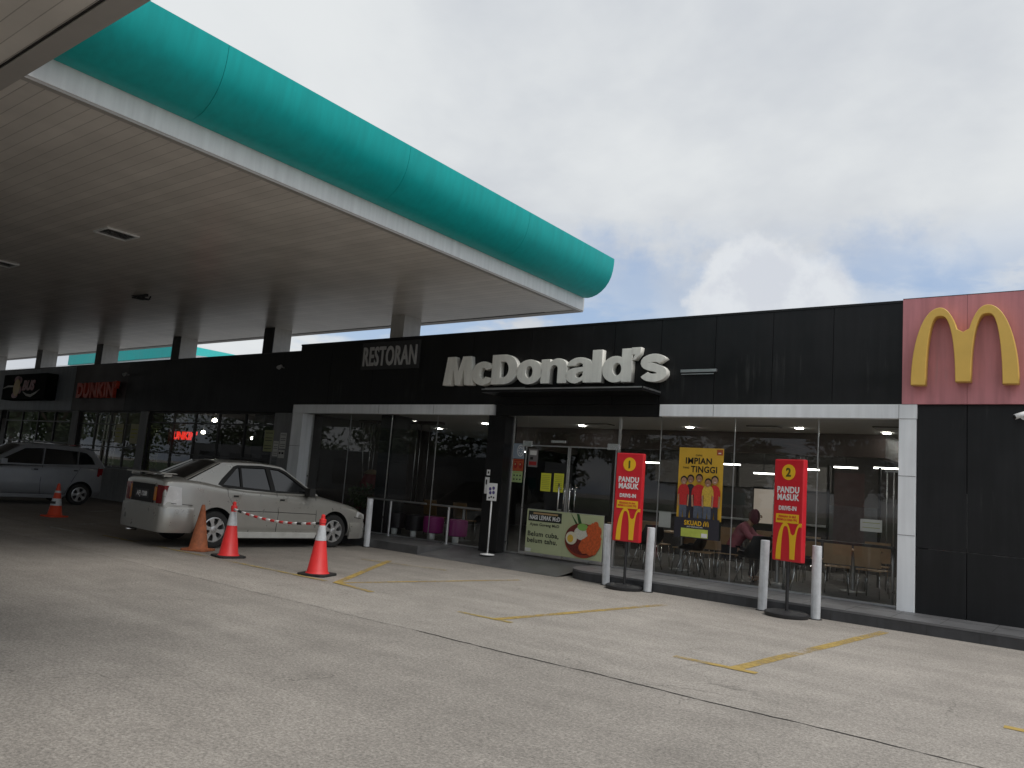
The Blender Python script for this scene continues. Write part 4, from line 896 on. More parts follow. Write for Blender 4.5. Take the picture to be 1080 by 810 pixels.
o = text('lettering', 'JADI SEBAHAGIAN', .024, m_paper, t, (-.03, -.077, .19), .001, .0005)
# small white sheets hanging inside
paper('notice', 'white sheet hanging inside the glass between the poster and the red sign 1', 'notice', -6.62, -6.38, 1.02, 1.30, GY+.02, m_paper)
paper('notice', 'wide white sheet taped inside the rightmost window', 'notice', -3.12, -2.80, 1.28, 1.47, GY+.03, m_paper, [(m_noteink, .1, .9, .7, .74), (m_noteink, .1, .9, .3, .34)])

# handrails before the left glazing
def handrail(x0, x1, label, posts):
    t = empty('handrail', label, 'handrail', (x0, 13.26, TZ)); q = MB().m(m_alu); q.tube([(0, 0, .83), (x1-x0, 0, .83)], .022, 10); q.build('rail', None, t, smooth=True)
    for p_ in posts: q = MB().m(m_alu); q.tube([(p_-x0, 0, 0), (p_-x0, 0, .81)], .03, 12); q.lathe([(.06, 0), (.06, .01)], 14, (p_-x0, 0, 0)); q.build('post', None, t, smooth=True)
handrail(-14.3, -12.35, 'steel handrail with one post before the left shop glass, by the silver car', [-13.48])
handrail(-12.17, -10.75, 'steel handrail with one post before the purple stools', [-11.65])

# ------------------------------------------------------------------ traffic cones and barrier
m_cone = pbr('bright red cone plastic', (0.72, 0.035, 0.035), .45, var=.08, scale=8); m_coneo = pbr('faded orange cone plastic', (0.36, 0.115, 0.05), .75, var=.3, scale=14)
m_refl = pbr('grey reflective band', (0.52, 0.54, 0.56), .35, var=.15, scale=25)
def cone(x, y, h, label, style, rz=0.0, rb_=.17):
    t = empty('traffic_cone', label, 'traffic cone', (x, y, 0), rz, 'traffic cones on the forecourt')
    base_m = {'new': m_rubber, 'old': m_coneo, 'far': pbr('orange red cone plastic', (0.62, 0.06, 0.02), .5, var=.1)}[style]
    body_m = {'new': m_cone, 'old': m_coneo, 'far': base_m}[style]
    q = MB().m(base_m); e = rb_+.06; c = .05
    q.prismz([(-e+c, -e), (e-c, -e), (e, -e+c), (e, e-c), (e-c, e), (-e+c, e), (-e, e-c), (-e, -e+c)], .001, .035); q.build('base', None, t, bevel=.008)
    rt = .028; rad = lambda z: rb_*.92+(rt-rb_*.92)*((z-.035)/(h-.035))
    q = MB().m(body_m); q.lathe([(rb_+.01, .036), (rb_*.92, .06), (rad(h-.10), h-.10), (rt+.004, h-.02), (rt*.7, h), (.005, h)], 28); q.build('body', None, t, smooth=True)
    if style == 'new':
        q = MB().m(m_refl); z0, z1 = h*.60, h*.86; q.lathe([(rad(z0)+.004, z0), (rad(z1)+.004, z1)], 28); q.build('collar', None, t, smooth=True)
        q = MB().m(m_cone); q.lathe([(.036, h-.10), (.052, h-.085), (.052, h-.03), (.03, h-.02), (.03, h+.03), (.012, h+.045)], 20); q.build('top_clip', None, t, smooth=True)
    if style == 'far':
        q = MB().m(m_refl); z0, z1 = h*.34, h*.55; q.lathe([(rad(z0)+.006, z0), (rad(z1)+.006, z1)], 28); q.m(m_seam)
        for k in range(10): a = -PI/2+(k-4.5)*.16; q.box(rad(z0)*math.cos(a)-.006, rad(z0)*math.cos(a)+.006, rad(z0)*math.sin(a)-.01, rad(z0)*math.sin(a)+.006, z0+.04, z0+.10)
        q.build('collar', None, t, smooth=True)
        q = MB().m(m_refl); q.lathe([(rad(h*.72)+.005, h*.72), (rad(h*.78)+.005, h*.78)], 24); q.build('thin_band', None, t, smooth=True)
    return t
cone(-9.47, 7.92, .86, 'red cone with white collar at the right end of the striped barrier', 'new', R(20))
cone(-11.78, 7.92, .88, 'red cone with white collar at the left end of the striped barrier', 'new', R(-10))
cone(-12.78, 7.97, .80, 'faded plain orange cone beside the rear wheel of the silver car', 'old', R(30))
cone(-19.75, 8.5, .78, 'orange red cone with white lettered band beside the grey hatchback', 'far', R(15))
q = MB(); m_stw = pbr('white stripe', (.68, .68, .68), .5); m_str = pbr('red stripe', (.55, .04, .04), .5)
A_, B_ = Vector((-11.73, 7.90, .80)), Vector((-9.50, 7.92, .77)); nseg = 20
for i in range(nseg):
    pts = []
    for k in range(3):
        u = (i+k/2)/nseg; p = A_.lerp(B_, u); p.z -= .085*4*u*(1-u); pts.append(p-A_)
    q.m(m_stw if i % 2 == 0 else (m_rubber if i in (1, 15, 19) else m_str)).tube(pts, .020, 10)
tag(q.build('barrier_pole', None, None, A_), 'red and white striped barrier strap sagging between the two red cones', 'barrier')

# ------------------------------------------------------------------ cars
def interp(tab, x):
    if x <= tab[0][0]: return tab[0][1]
    for (a, va), (b, vb) in zip(tab, tab[1:]):
        if x <= b: t = (x-a)/(b-a); t = t*t*(3-2*t) if False else t; return va+(vb-va)*t
    return tab[-1][1]
def eval_mesh(o):
    bpy.context.view_layer.update()
    me = bpy.data.meshes.new_from_object(o.evaluated_get(bpy.context.evaluated_depsgraph_get())); old = o.data; o.modifiers.clear(); o.data = me; bpy.data.meshes.remove(old); return o
def holed_panel(splines, thick):
    me = glyph(splines, thick); return me
def car(name, label, loc, rz, P):
    root = empty(name, label, 'car', loc, rz)
    paint, HW = P['paint'], P['hw']
    # lower body loft
    st = P['stations']; sect = []
    bm = bmesh.new(); rings = []
    def full(x):
        hw = HW*interp(P['plan'], x); zt = interp(P['top'], x); zs = interp(P['shoulder'], x); zb = interp(P['bottom'], x)
        h = [(.0, zb), (hw*.80, zb), (hw*.955, zb+.03), (hw*.985, zb+.12), (hw*1.0, .34 if zb < .30 else zb+.2), (hw*1.005, .55), (hw*.995, .62), (hw*.985, (zs+.62)/2+.03), (hw*.955, zs-.03), (hw*.925, zs), (hw*.80, zt-.012), (hw*.4, zt+.006), (.0, zt+.012)]
        return h + [(-y, z) for y, z in reversed(h[1:-1])]
    for x in st: rings.append([bm.verts.new((x, y, z)) for y, z in full(x)])
    n = len(rings[0])
    for A, B in zip(rings, rings[1:]):
        for k in range(n): bm.faces.new((A[k], B[k], B[(k+1) % n], A[(k+1) % n]))
    bm.faces.new(rings[0]); bm.faces.new(rings[-1][::-1])
    bmesh.ops.recalc_face_normals(bm, faces=bm.faces)
    me = bpy.data.meshes.new('body'); bm.to_mesh(me); bm.free(); me.materials.append(paint); me.materials.append(m_rubber)
    body = bpy.data.objects.new('body', me); C.objects.link(body)
    ms = body.modifiers.new('s', 'SUBSURF'); ms.levels = 2; ms.render_levels = 2
    eval_mesh(body)
    cut = MB().m(m_rubber); WR = P['wr']
    for wx in (0, P['wb']):
        for sd_ in (-1, 1): cut.lathe([(WR+.055, 0), (WR+.055, .32)], 40, (wx, sd_*(HW+.02)-.16 - sd_*.14, WR+.01), 'Y')
    cut = cut.build('cutter'); mo = body.modifiers.new('b', 'BOOLEAN'); mo.object = cut; mo.operation = 'DIFFERENCE'; mo.solver = 'EXACT'
    eval_mesh(body); cm = cut.data; bpy.data.objects.remove(cut); bpy.data.meshes.remove(cm)
    body.data.name = 'body'; auto_smooth(body.data, 32); body.parent = root
    # greenhouse
    hb, hr, zb_, zr_ = P['gh']                                   # half width at belt / roof, belt z, roof z
    def yy(z): return hb+(hr-hb)*max(0, min(1.15, (z-zb_)/(zr_-zb_)))
    for sd_ in (-1, 1):
        fr_ = P.get('frame')
        me = glyph([P['side']]+([fr_] if fr_ else P['windows']), .022)
        for v in me.vertices: x, y, z = v.co; v.co = (x, sd_*(yy(z)+y), z)
        if fr_:
            me3 = glyph([fr_]+P['windows'], .026); me3.materials.append(m_rubber); o3 = bpy.data.objects.new('window_frame', me3); C.objects.link(o3); o3.parent = root
            for v in me3.vertices: x, y, z = v.co; v.co = (x, sd_*(yy(z)+y), z)
        me.materials.append(paint); me.name = 'side_pillars'; o = bpy.data.objects.new('side_pillars', me); C.objects.link(o); o.parent = body
        bm = bmesh.new(); bm.from_mesh(me); bmesh.ops.recalc_face_normals(bm, faces=bm.faces); bm.to_mesh(me); bm.free()
        # dark weather trim round the windows
        for w_ in P['windows']:
            cxy = (sum(p[0] for p in w_)/len(w_), sum(p[1] for p in w_)/len(w_))
            q = MB().m(P['glass']); pts = [(cxy[0]+(p[0]-cxy[0])*1.03, cxy[1]+(p[1]-cxy[1])*1.03) for p in w_]
            q.prism(pts, 0, .004); o = q.build('side_window', None, root)
            for v in o.data.vertices: x, y, z = v.co; v.co = (x, sd_*(yy(z)-.006-y), z)
            q = MB().m(m_rubber); big = [(cxy[0]+(p[0]-cxy[0])*1.045, cxy[1]+(p[1]-cxy[1])*1.06) for p in w_]
            me2 = glyph([big, w_], .006); me2.materials.append(m_rubber); o2 = bpy.data.objects.new('window_seal', me2); C.objects.link(o2); o2.parent = o
            for v in me2.vertices: x, y, z = v.co; v.co = (x, sd_*(yy(z)+y+.013), z)
    # roof, screens
    def strip(name, mat, prof_, inset=0.0, thick=.02, edge=0.0):
        q = MB().m(mat); rows = []
        for (x, z) in prof_:
            wv = yy(z)-inset; rows.append([(x-(.035 if edge else 0)*0, wv*k, z+.035*(1-k*k) if z > zb_+.1 else z+.02*(1-k*k)) for k in (-1, -.75, -.5, -.25, 0, .25, .5, .75, 1)])
        for A, B in zip(rows, rows[1:]):
            for k in range(8): f_ = q.face([A[k], B[k], B[k+1], A[k+1]]); f_.smooth = True
        o = q.build(name, None, root); md = o.modifiers.new('t', 'SOLIDIFY'); md.thickness = thick; md.offset = -1; eval_mesh(o)
        o.data.name = name; auto_smooth(o.data, 40); return o
    rf = strip('roof', paint, P['roof'], -.012, .03); rf.parent = body
    for nm, pr, fr in (('rear_window', P['rear'], .055), ('windscreen', P['front'], .055)):
        strip(nm, P['glass'], pr, .055, .006)
        a, b_ = Vector(pr[0]), Vector(pr[-1])
        # painted / rubber borders
        for sd_ in (-1, 1):
            q = MB().m(paint)
            q.face([(a.x, sd_*(yy(a.y)+.008), a.y+.006), (b_.x, sd_*(yy(b_.y)+.008), b_.y+.004), (b_.x, sd_*(yy(b_.y)-.075), b_.y+.012), (a.x, sd_*(yy(a.y)-.085), a.y+.014)])
            o = q.build('screen_pillar', None, body); md = o.modifiers.new('t', 'SOLIDIFY'); md.thickness = .02; md.offset = -1; eval_mesh(o)
    q = MB().m(m_rubber); q.box(P['side'][0][0]+.1, P['side'][-1][0]-.1, -hr+.08, hr-.08, zb_-.25, zb_-.05)    # dark cabin floor
    o = q.build('cabin', None, root)
    q = MB().m(m_rubber)
    for sx_ in P['seats']:
        for sy_ in (-.36, .36): q.box(sx_, sx_+.14, sy_-.22, sy_+.22, zb_-.3, zb_+.16); q.box(sx_+.02, sx_+.10, sy_-.12, sy_+.12, zb_+.17, zb_+.34)
    q.build('seats', None, root, bevel=.03)
    # door shut lines, mouldings, sill, handles, mirror
    def side_y(x, z):
        hw = HW*interp(P['plan'], x); zs = interp(P['shoulder'], x)
        return hw*(1.003 if z < .62 else 1.0-.05*max(0, (z-.62)/(zs-.62)) ** 1.5)
    for sd_ in (-1, 1):
        for ln in P['seams']:
            q = MB().m(m_rubber)
            for (x0, z0), (x1, z1) in zip(ln, ln[1:]):
                y0, y1 = side_y(x0, z0), side_y(x1, z1)
                q.tube([(x0, sd_*(y0-.001), z0), (x1, sd_*(y1-.001), z1)], .0045, 5)
            q.build('shut_line', None, body)
        q = MB().m(m_rubber if P['mould'] else paint)
        xs = [.46+.1*i for i in range(int((P['wb']-.9)/.1))]
        if P['mould']:
            q.tube([(x, sd_*(side_y(x, P['mould'])-.004), P['mould']) for x in xs], .018, 6); q.build('side_moulding', None, root)
        q = MB().m(P['sillm']); q.prism([(.44, .17), (P['wb']-.44, .17), (P['wb']-.40, .27), (.40, .27)], 0, .06); o = q.build('sill_skirt', None, root, bevel=.012)
        for v in o.data.vertices: v.co.y = sd_*(HW*.975+.035-v.co.y)
        for (hx, hz) in P['handles']:
            q = MB().m(paint); y = side_y(hx, hz); q.box(hx-.085, hx+.085, y-.004, y+.018, hz-.032, hz+.032); o = q.build('door_handle', None, root, bevel=.008)
            q = MB().m(m_rubber); q.box(hx-.07, hx+.03, y+.0185, y+.0205, hz-.018, hz+.012); o2 = q.build('handle_recess', None, o)
            for oo in (o, o2):
                for v in oo.data.vertices: v.co.y *= sd_
        mx, mz = P['mirror']
        q = MB().m(P['mirm']); q.tube([(mx, sd_*(hb-.02), mz-.05), (mx, sd_*(hb+.08), mz-.02)], .025); q.box(mx-.06, mx+.07, min(sd_*(hb+.05), sd_*(hb+.23)), max(sd_*(hb+.05), sd_*(hb+.23)), mz-.06, mz+.08); q.build('wing_mirror', None, root, bevel=.02)
    # wheels
    def wheel_proto():
        t_ = MB().m(m_rubber); w2 = .095
        t_.lathe([(WR*.66, -w2+.01), (WR*.80, -w2), (WR*.95, -w2*.9), (WR, -w2*.6), (WR, w2*.6), (WR*.95, w2*.9), (WR*.80, w2), (WR*.66, w2-.01), (WR*.62, 0), (WR*.66, -w2+.01)], 40, (0, 0, 0), 'Y', caps=False)
        t_ = t_.build('wheel', None, None, smooth=True)
        r_ = MB().m(P['rim']); rr = WR*.655
        r_.lathe([(rr, .0), (rr+.006, .09), (rr-.012, .094), (rr-.020, .02), (rr, .0)], 40, (0, 0, 0), 'Y', caps=False)
        ns = P['spokes']
        for k in range(ns):
            a = 2*PI*k/ns+.3; r_.T = Matrix.Rotation(a, 4, 'Y')
            r_.prism([(-.034, .03), (.034, .03), (.026, rr*.55), (.055, rr*.97), (-.055, rr*.97), (-.026, rr*.55)], .058, .088)
        r_.T = Matrix.Identity(4); r_.lathe([(.062, .05), (.062, .085), (.04, .095), (.01, .097)], 20, (0, 0, 0), 'Y')
        r_ = r_.build('rim', None, t_, smooth=True)
        d_ = MB().m(m_rubber); d_.lathe([(rr-.004, .0), (rr-.006, .03)], 28, (0, 0, 0), 'Y'); d_ = d_.build('brake_drum', None, t_)
        return t_
    wp = wheel_proto(); first = True
    for wx in (0, P['wb']):
        for sd_ in (-1, 1):
            w_ = wp if first else dup(wp, (0, 0, 0)); first = False
            w_.parent = root; w_.location = (wx, sd_*(HW-.115), WR); w_.rotation_euler = (0, 0, 0 if sd_ > 0 else PI)
    return root, body, side_y

m_silver = pbr('champagne silver paint', (0.42, 0.41, 0.38), .30, metal=.45, var=.04, coat=.5, rvar=.04)
m_bluesil = pbr('grey blue metallic paint', (0.34, 0.355, 0.38), .32, metal=.5, var=.04, coat=.6, rvar=.04)
m_carglass = pbr('tinted car glass', (0.008, 0.009, 0.010), .06, spec=.9, var=.02, rvar=.02)
m_rim = pbr('silver alloy rim', (.55, .55, .55), .35, metal=.7, var=.04)
m_lampred = pbr('red lamp lens', (.20, .008, .012), .2); m_lampclear = pbr('clear lamp lens', (.72, .72, .72), .2, spec=.8); m_amber = pbr('amber lamp lens', (.45, .16, .02), .2)
P = dict(paint=m_silver, hw=.84, wb=2.50, wr=.30, glass=m_carglass, rim=m_rim, spokes=6, mould=None, sillm=pbr('pale sill skirt', (.50, .50, .47), .45), mirm=m_rubber,
  stations=[-.93, -.925, -.91, -.87, -.80, -.70, -.5, -.3, -.1, .2, .6, 1.0, 1.4, 1.8, 2.1, 2.3, 2.5, 2.7, 2.9, 3.10, 3.25, 3.32, 3.35],
  plan=[(-.93, .90), (-.91, .93), (-.84, .955), (-.5, .985), (0, 1), (2.4, 1), (2.9, .97), (3.2, .90), (3.35, .78)],
  top=[(-.93, 1.06), (-.84, 1.11), (-.5, 1.115), (0, 1.08), (.3, .98), (1.9, .93), (2.1, .945), (2.6, .86), (3.1, .76), (3.25, .70), (3.35, .60)],
  shoulder=[(-.93, 1.02), (-.84, 1.06), (-.4, 1.06), (0, 1.00), (.5, .95), (1.9, .90), (2.2, .88), (2.7, .80), (3.1, .71), (3.35, .56)],
  bottom=[(-.93, .29), (-.8, .26), (-.4, .22), (0, .20), (2.5, .20), (3.0, .20), (3.3, .18), (3.35, .24)],
  gh=(.755, .575, .955, 1.38),
  side=[(-.54, 1.06), (.13, 1.395), (.9, 1.42), (1.32, 1.39), (2.10, .92), (1.5, .915), (.20, .945), (-.12, 1.0)],
  frame=[(.02, 1.035), (.10, 1.13), (.34, 1.345), (.42, 1.375), (.9, 1.395), (1.28, 1.372), (1.42, 1.325), (2.02, .945), (1.2, .945), (.15, .985)],
  windows=[[(.12, 1.035), (.40, 1.315), (.455, 1.335), (.46, 1.015)], [(.50, 1.013), (.495, 1.338), (.99, 1.352), (1.07, .985)], [(1.16, .980), (1.08, 1.352), (1.27, 1.338), (1.40, 1.285), (1.93, .965)]],
  roof=[(.09, 1.388), (.16, 1.405), (.4, 1.420), (.9, 1.427), (1.25, 1.408), (1.35, 1.388)],
  rear=[(-.555, 1.07), (.10, 1.392)], front=[(1.335, 1.388), (2.09, .935)],
  seats=(.55, 1.25), handles=[(.36, .86), (1.30, .83)], mirror=(1.82, .98),
  seams=[[(.18, .98), (.20, .85), (.36, .64), (.42, .30)], [(1.17, .95), (1.22, .6), (1.20, .28)], [(2.03, .90), (2.05, .6), (2.05, .36)], [(-.80, .70), (-.44, .68)], [(.42, .62), (1.2, .615), (2.04, .60)], [(2.96, .74), (3.0, .56), (3.2, .54)]])
ROTZ = R(85.0)
car_root, car_body, sy_ = car('parked_car', 'champagne silver saloon with boot spoiler parked nose in behind the cones', (-13.90, 8.47, 0), ROTZ, P)
CR = car_root; CR.scale = (1.05, 1.06, 1.12)
# rear spoiler, plate, lamps, bumpers
q = MB().m(m_silver); q.prism([(-.99, 1.145), (-.98, 1.17), (-.72, 1.165), (-.70, 1.15)], -.70, .70); q.prism([(-.92, 1.10), (-.91, 1.15), (-.78, 1.15), (-.78, 1.10)], -.66, -.60); q.prism([(-.92, 1.10), (-.91, 1.15), (-.78, 1.15), (-.78, 1.10)], .60, .66); q.build('boot_spoiler', None, CR, bevel=.008)
q = MB().m(m_rubber); q.box(-.957, -.935, -.43, .43, .68, .97); q = q.build('number_plate_recess', None, CR)
q2 = MB().m(m_blk); q2.box(-.964, -.9585, -.27, .27, .74, .88); pl = q2.build('number_plate', None, CR)
text('plate_lettering', 'AFJ 1208', .072, m_white2, pl, (-.966, .0, .775), .001, .003, rz=-PI/2)
q = MB().m(m_silver)
for sd_ in (-1, 1): pass
q.box(-.962, -.93, -.44, .44, .972, .995); q.build('boot_trim', None, CR, bevel=.006)
for sd_ in (-1, 1):
    q = MB().m(m_lampred)
    y0, y1 = (.52, .745)
    q.prismz([(-.945, sd_*y0), (-.925, sd_*y1), (-.86, sd_*.79), (-.86, sd_*y0)], .68, .97); o = q.build('tail_light', None, CR, bevel=.01)
    q = MB().m(m_lampclear); q.prism([(-.925, .67), (-.87, .97), (-.66, .95), (-.62, .67)], .0, .02); o = q.build('corner_lamp', None, CR, bevel=.006)
    for v in o.data.vertices: v.co.y = sd_*(HWY(v.co.x) if False else sy_(v.co.x, .8)+.016-v.co.y)
    q = MB().m(m_amber); q.box(-.955, -.93, min(sd_*.44, sd_*.515), max(sd_*.44, sd_*.515), .72, .94); q.build('indicator_lamp', None, CR, bevel=.004)
    q = MB().m(m_lampclear); q.prism([(3.05, .57), (3.07, .67), (3.31, .61), (3.33, .53)], 0, .02); o = q.build('headlight', None, CR, bevel=.004)
    for v in o.data.vertices: v.co.y = sd_*(sy_(v.co.x, .6)+.004-v.co.y)
def bumper(x0, x1, zz0, zz1, rear=True):
    q = MB().m(m_silver); xs = [x0+(x1-x0)*i/8 for i in range(9)]
    pts = [(x, sy_(x, .5)+(.010 if rear else .008)) for x in xs]
    out = [(x, y) for x, y in (pts if rear else pts[::-1])]; ring = [(x, -y) for x, y in pts[::-1]] if not rear else None
    e = x0 if rear else x1; d = -.03 if rear else .025
    side = sorted(pts, key=lambda p: abs(p[0]-e), reverse=True)      # from wheel arch to the end
    right = [(x, -y) for x, y in side]; left = [(x, y) for x, y in side]
    mid = [(e+d*.6, -right[-1][1]*0-left[-1][1]*.93), (e+d, -left[-1][1]*.6), (e+d*1.15, 0), (e+d, left[-1][1]*.6), (e+d*.6, left[-1][1]*.93)]
    outer = right+mid+left[::-1]
    prof_ = [(zz0, .97), (zz0+.06, 1.0), ((zz0+zz1)/2, 1.004), (zz1-.04, 1.0), (zz1, .985)]
    rows = [[(x if abs(y) > .3 else x, y*k, z) for x, y in outer] for z, k in prof_]
    for A, B in zip(rows, rows[1:]):
        for k in range(len(outer)-1): f_ = q.face([A[k], A[k+1], B[k+1], B[k]])
    o = q.build('rear_bumper' if rear else 'front_bumper', None, CR); md = o.modifiers.new('t', 'SOLIDIFY'); md.thickness = .035; md.offset = 0; eval_mesh(o); auto_smooth(o.data, 45); return o
bumper(-.93, -.42, .25, .64, True); bumper(2.875, 3.33, .17, .46, False)
q = MB().m(m_chrome); q.tube([(-.98, .42, .20), (-.80, .42, .20)], .028); q.build('exhaust_pipe', None, CR)

P2 = dict(paint=m_bluesil, hw=.80, wb=2.44, wr=.29, glass=m_carglass, rim=m_rim, spokes=5, mould=None, sillm=m_bluesil, mirm=m_bluesil,
  stations=[-.62, -.58, -.50, -.3, -.1, .2, .6, 1.0, 1.4, 1.8, 2.1, 2.3, 2.5, 2.7, 2.9, 3.02, 3.08],
  plan=[(-.62, .86), (-.45, .95), (0, 1), (2.4, 1), (2.8, .96), (3.08, .80)],
  top=[(-.62, .98), (-.5, 1.06), (-.2, 1.08), (.3, 1.05), (2.0, .99), (2.5, .92), (3.0, .76), (3.08, .66)],
  shoulder=[(-.62, .94), (-.5, 1.03), (0, 1.05), (.5, 1.04), (2.0, .97), (2.5, .88), (3.0, .72), (3.08, .62)],
  bottom=[(-.62, .30), (-.4, .20), (0, .18), (2.5, .18), (3.0, .18), (3.08, .24)],
  gh=(.735, .57, 1.04, 1.50),
  side=[(-.58, 1.02), (-.50, 1.24), (-.34, 1.44), (-.08, 1.545), (.9, 1.56), (1.5, 1.50), (2.38, .97), (1.6, 1.0), (.3, 1.04)],
  windows=[[(-.34, 1.13), (-.26, 1.30), (-.12, 1.41), (.06, 1.435), (.10, 1.10)], [(.15, 1.10), (.11, 1.437), (.92, 1.455), (.98, 1.06)], [(1.05, 1.06), (.99, 1.455), (1.44, 1.42), (2.12, 1.04)]],
  roof=[(-.30, 1.475), (-.10, 1.54), (.3, 1.565), (.9, 1.57), (1.4, 1.535), (1.52, 1.50)],
  rear=[(-.60, 1.04), (-.50, 1.26), (-.30, 1.477)], front=[(1.52, 1.50), (2.36, .98)],
  seats=(.35, 1.25), handles=[(.20, .93), (1.20, .91)], mirror=(2.0, 1.06),
  seams=[[(.05, 1.02), (.22, .7), (.40, .28)], [(1.02, 1.03), (1.04, .6), (1.02, .28)], [(2.22, .95), (2.2, .5), (2.2, .3)], [(.42, .28), (2.2, .28)]])
h_root, h_body, sy2 = car('parked_car', 'dark grey blue hatchback parked under the canopy, its rear end towards the shops', (-24.95, 10.97, 0), -PI/2, P2)
h_root.scale = (1.08, 1.08, 1.08)
for sd_ in (-1, 1):
    q = MB().m(m_lampred); q.prism([(-.57, .78), (-.60, 1.02), (-.44, 1.06), (-.42, .80)], 0, .02); o = q.build('tail_light', None, h_root, bevel=.004)
    for v in o.data.vertices: v.co.y = sd_*(sy2(v.co.x, .85)+.004-v.co.y)
q = MB().m(m_bluesil); q.prism([(-.50, 1.50), (-.52, 1.53), (-.20, 1.565), (-.22, 1.53)], -.50, .50); q.build('roof_spoiler', None, h_root, bevel=.006)
q = MB().m(m_chrome); q.tube([(.0, .49, 1.60), (1.2, .47, 1.60)], .014, 8); q.build('roof_rail', None, h_root)

# ------------------------------------------------------------------ restaurant interior
m_wood = pbr('tan plywood', (0.52, 0.35, 0.21), .5, var=.12, scale=5); m_blackseat = pbr('black moulded seat', (.018, .018, .02), .45); m_purple = pbr('purple vinyl', (0.34, 0.03, 0.21), .5, var=.08); m_yelwood = pbr('mustard plywood', (.22, .13, .05), .55)
def wood_chair(loc, rz, label):
    t = empty('wooden_chair', label, 'chair', loc, rz, 'tan plywood chairs inside the glass')
    q = MB().m(m_wood); q.prismz([(-.21, -.20), (.21, -.20), (.20, .20), (-.20, .20)], .44, .46); q.build('seat', None, t, bevel=.006)
    q = MB().m(m_wood); rows = [[(x_, -.22-.05*k-.03*(1-(x_/.22) ** 2), .50+.37*k) for x_ in (-.22, -.11, 0, .11, .22)] for k in (0, .5, 1)]
    for A, B in zip(rows, rows[1:]):
        for k in range(4): q.face([A[k], A[k+1], B[k+1], B[k]])
    o = q.build('backrest', None, t); md = o.modifiers.new('t', 'SOLIDIFY'); md.thickness = .016; eval_mesh(o); auto_smooth(o.data, 40)
    for sx_ in (-1, 1):
        for sy2_ in (-1, 1): q = MB().m(m_chrome); q.tube([(sx_*.17, sy2_*.16, .44), (sx_*.19, sy2_*.20, 0)], .011, 8); q.build('leg', None, t)
    return t
def shell_chair(loc, rz, label):
    t = empty('shell_chair', label, 'chair', loc, rz, 'black shell chairs inside the glass')
    q = MB().m(m_blackseat); N_ = 9; rows = []
    for j, (yv, zv, wv) in enumerate([(.22, .45, .20), (.10, .43, .24), (-.05, .42, .25), (-.18, .45, .26), (-.25, .55, .27), (-.28, .68, .25), (-.31, .82, .20)]):
        rows.append([(wv*math.sin((k/(N_-1)-.5)*PI*.95)*1.0, yv+(.10*(1-math.cos((k/(N_-1)-.5)*PI*.9)) if j > 2 else 0), zv+(.16*(1-math.cos((k/(N_-1)-.5)*PI*.9)) if 0 < j < 5 else .03)) for k in range(N_)])
    for A, B in zip(rows, rows[1:]):
        for k in range(N_-1): q.face([A[k], A[k+1], B[k+1], B[k]])
    o = q.build('seat_shell', None, t); md = o.modifiers.new('t', 'SOLIDIFY'); md.thickness = .016; eval_mesh(o); auto_smooth(o.data, 60)
    for sx_ in (-1, 1):
        for sy2_ in (-1, 1): q = MB().m(m_chrome); q.tube([(sx_*.12, sy2_*.12, .42), (sx_*.22, sy2_*.22, 0)], .012, 8); q.build('leg', None, t)
    return t
def table(loc, w, d, label, top=m_wood, h=.74, rz=0.0):
    t = empty('dining_table', label, 'table', loc, rz, 'dining tables inside the glass')
    q = MB().m(top); q.box(-w/2, w/2, -d/2, d/2, h-.03, h); q.build('tabletop', None, t, bevel=.006)
    q = MB().m(m_alu); q.tube([(0, 0, .02), (0, 0, h-.031)], .035, 14); q.lathe([(.22, 0), (.22, .012), (.05, .03)], 24); q.build('pedestal', None, t, smooth=True)
    return t
wc = wood_chair((-5.98, 13.98, TZ), R(190), 'tan plywood chair just right of the window poster')
for (x_, y_, r_, lb) in [(-6.55, 14.55, 170, 'tan plywood chair partly hidden behind the window poster'), (-3.72, 14.45, 15, 'tan plywood chair right of the red sign 2, left of the pair'), (-3.15, 14.5, -10, 'tan plywood chair at the right end of the front row by the white column'),
                      (-4.55, 15.9, 0, 'tan plywood chair in the second row straight behind the red sign 2'), (-7.35, 14.9, 0, 'tan plywood chair behind the red sign 1'), (-3.35, 15.7, 190, 'tan plywood chair in the second row near the white column')]:
    dup(wc, (x_, y_, TZ), R(r_), lb)
for (x_, y_, r_, lb) in [(-4.35, 16.9, 180, 'tan plywood chair in the third row behind the far right table'), (-5.6, 16.6, 0, 'tan plywood chair in the third row between the two far tables'), (-6.5, 16.6, 10, 'tan plywood chair in the third row before the far middle table'), (-2.9, 16.5, 0, 'tan plywood chair in the third row next to the dark right wall'),
                      (-7.9, 15.6, 20, 'tan plywood chair behind the right door leaf'), (-9.1, 15.7, -10, 'tan plywood chair behind the left door leaf'), (-6.3, 15.3, 180, 'tan plywood chair on the far side of the table behind the poster')]:
    dup(wc, (x_, y_, TZ), R(r_), lb)
sc = shell_chair((-5.05, 14.05, TZ), R(60), 'black shell chair between the window poster and the red sign 2')
for (x_, y_, r_, lb) in [(-4.15, 14.0, -70, 'black shell chair just right of the red sign 2'), (-6.25, 14.1, 100, 'black shell chair behind the window poster'), (-7.2, 14.15, 60, 'black shell chair left of the window poster, behind the red sign 1'), (-6.9, 15.6, 180, 'black shell chair in the second row behind the red sign 1')]:
    dup(sc, (x_, y_, TZ), R(r_), lb)
tb = table((-4.78, 14.55, TZ), .8, .7, 'tan table where the person in pink leans')
for (x_, y_, lb) in [(-3.60, 15.05, 'tan table behind the chairs near the white column'), (-6.75, 14.75, 'tan table behind the window poster'), (-8.7, 16.2, 'tan table deep inside behind the doors'), (-4.2, 17.2, 'tan table in the far row at the right'), (-6.4, 17.2, 'tan table in the far row at the middle')]:
    dup(tb, (x_, y_, TZ), R(0), lb)
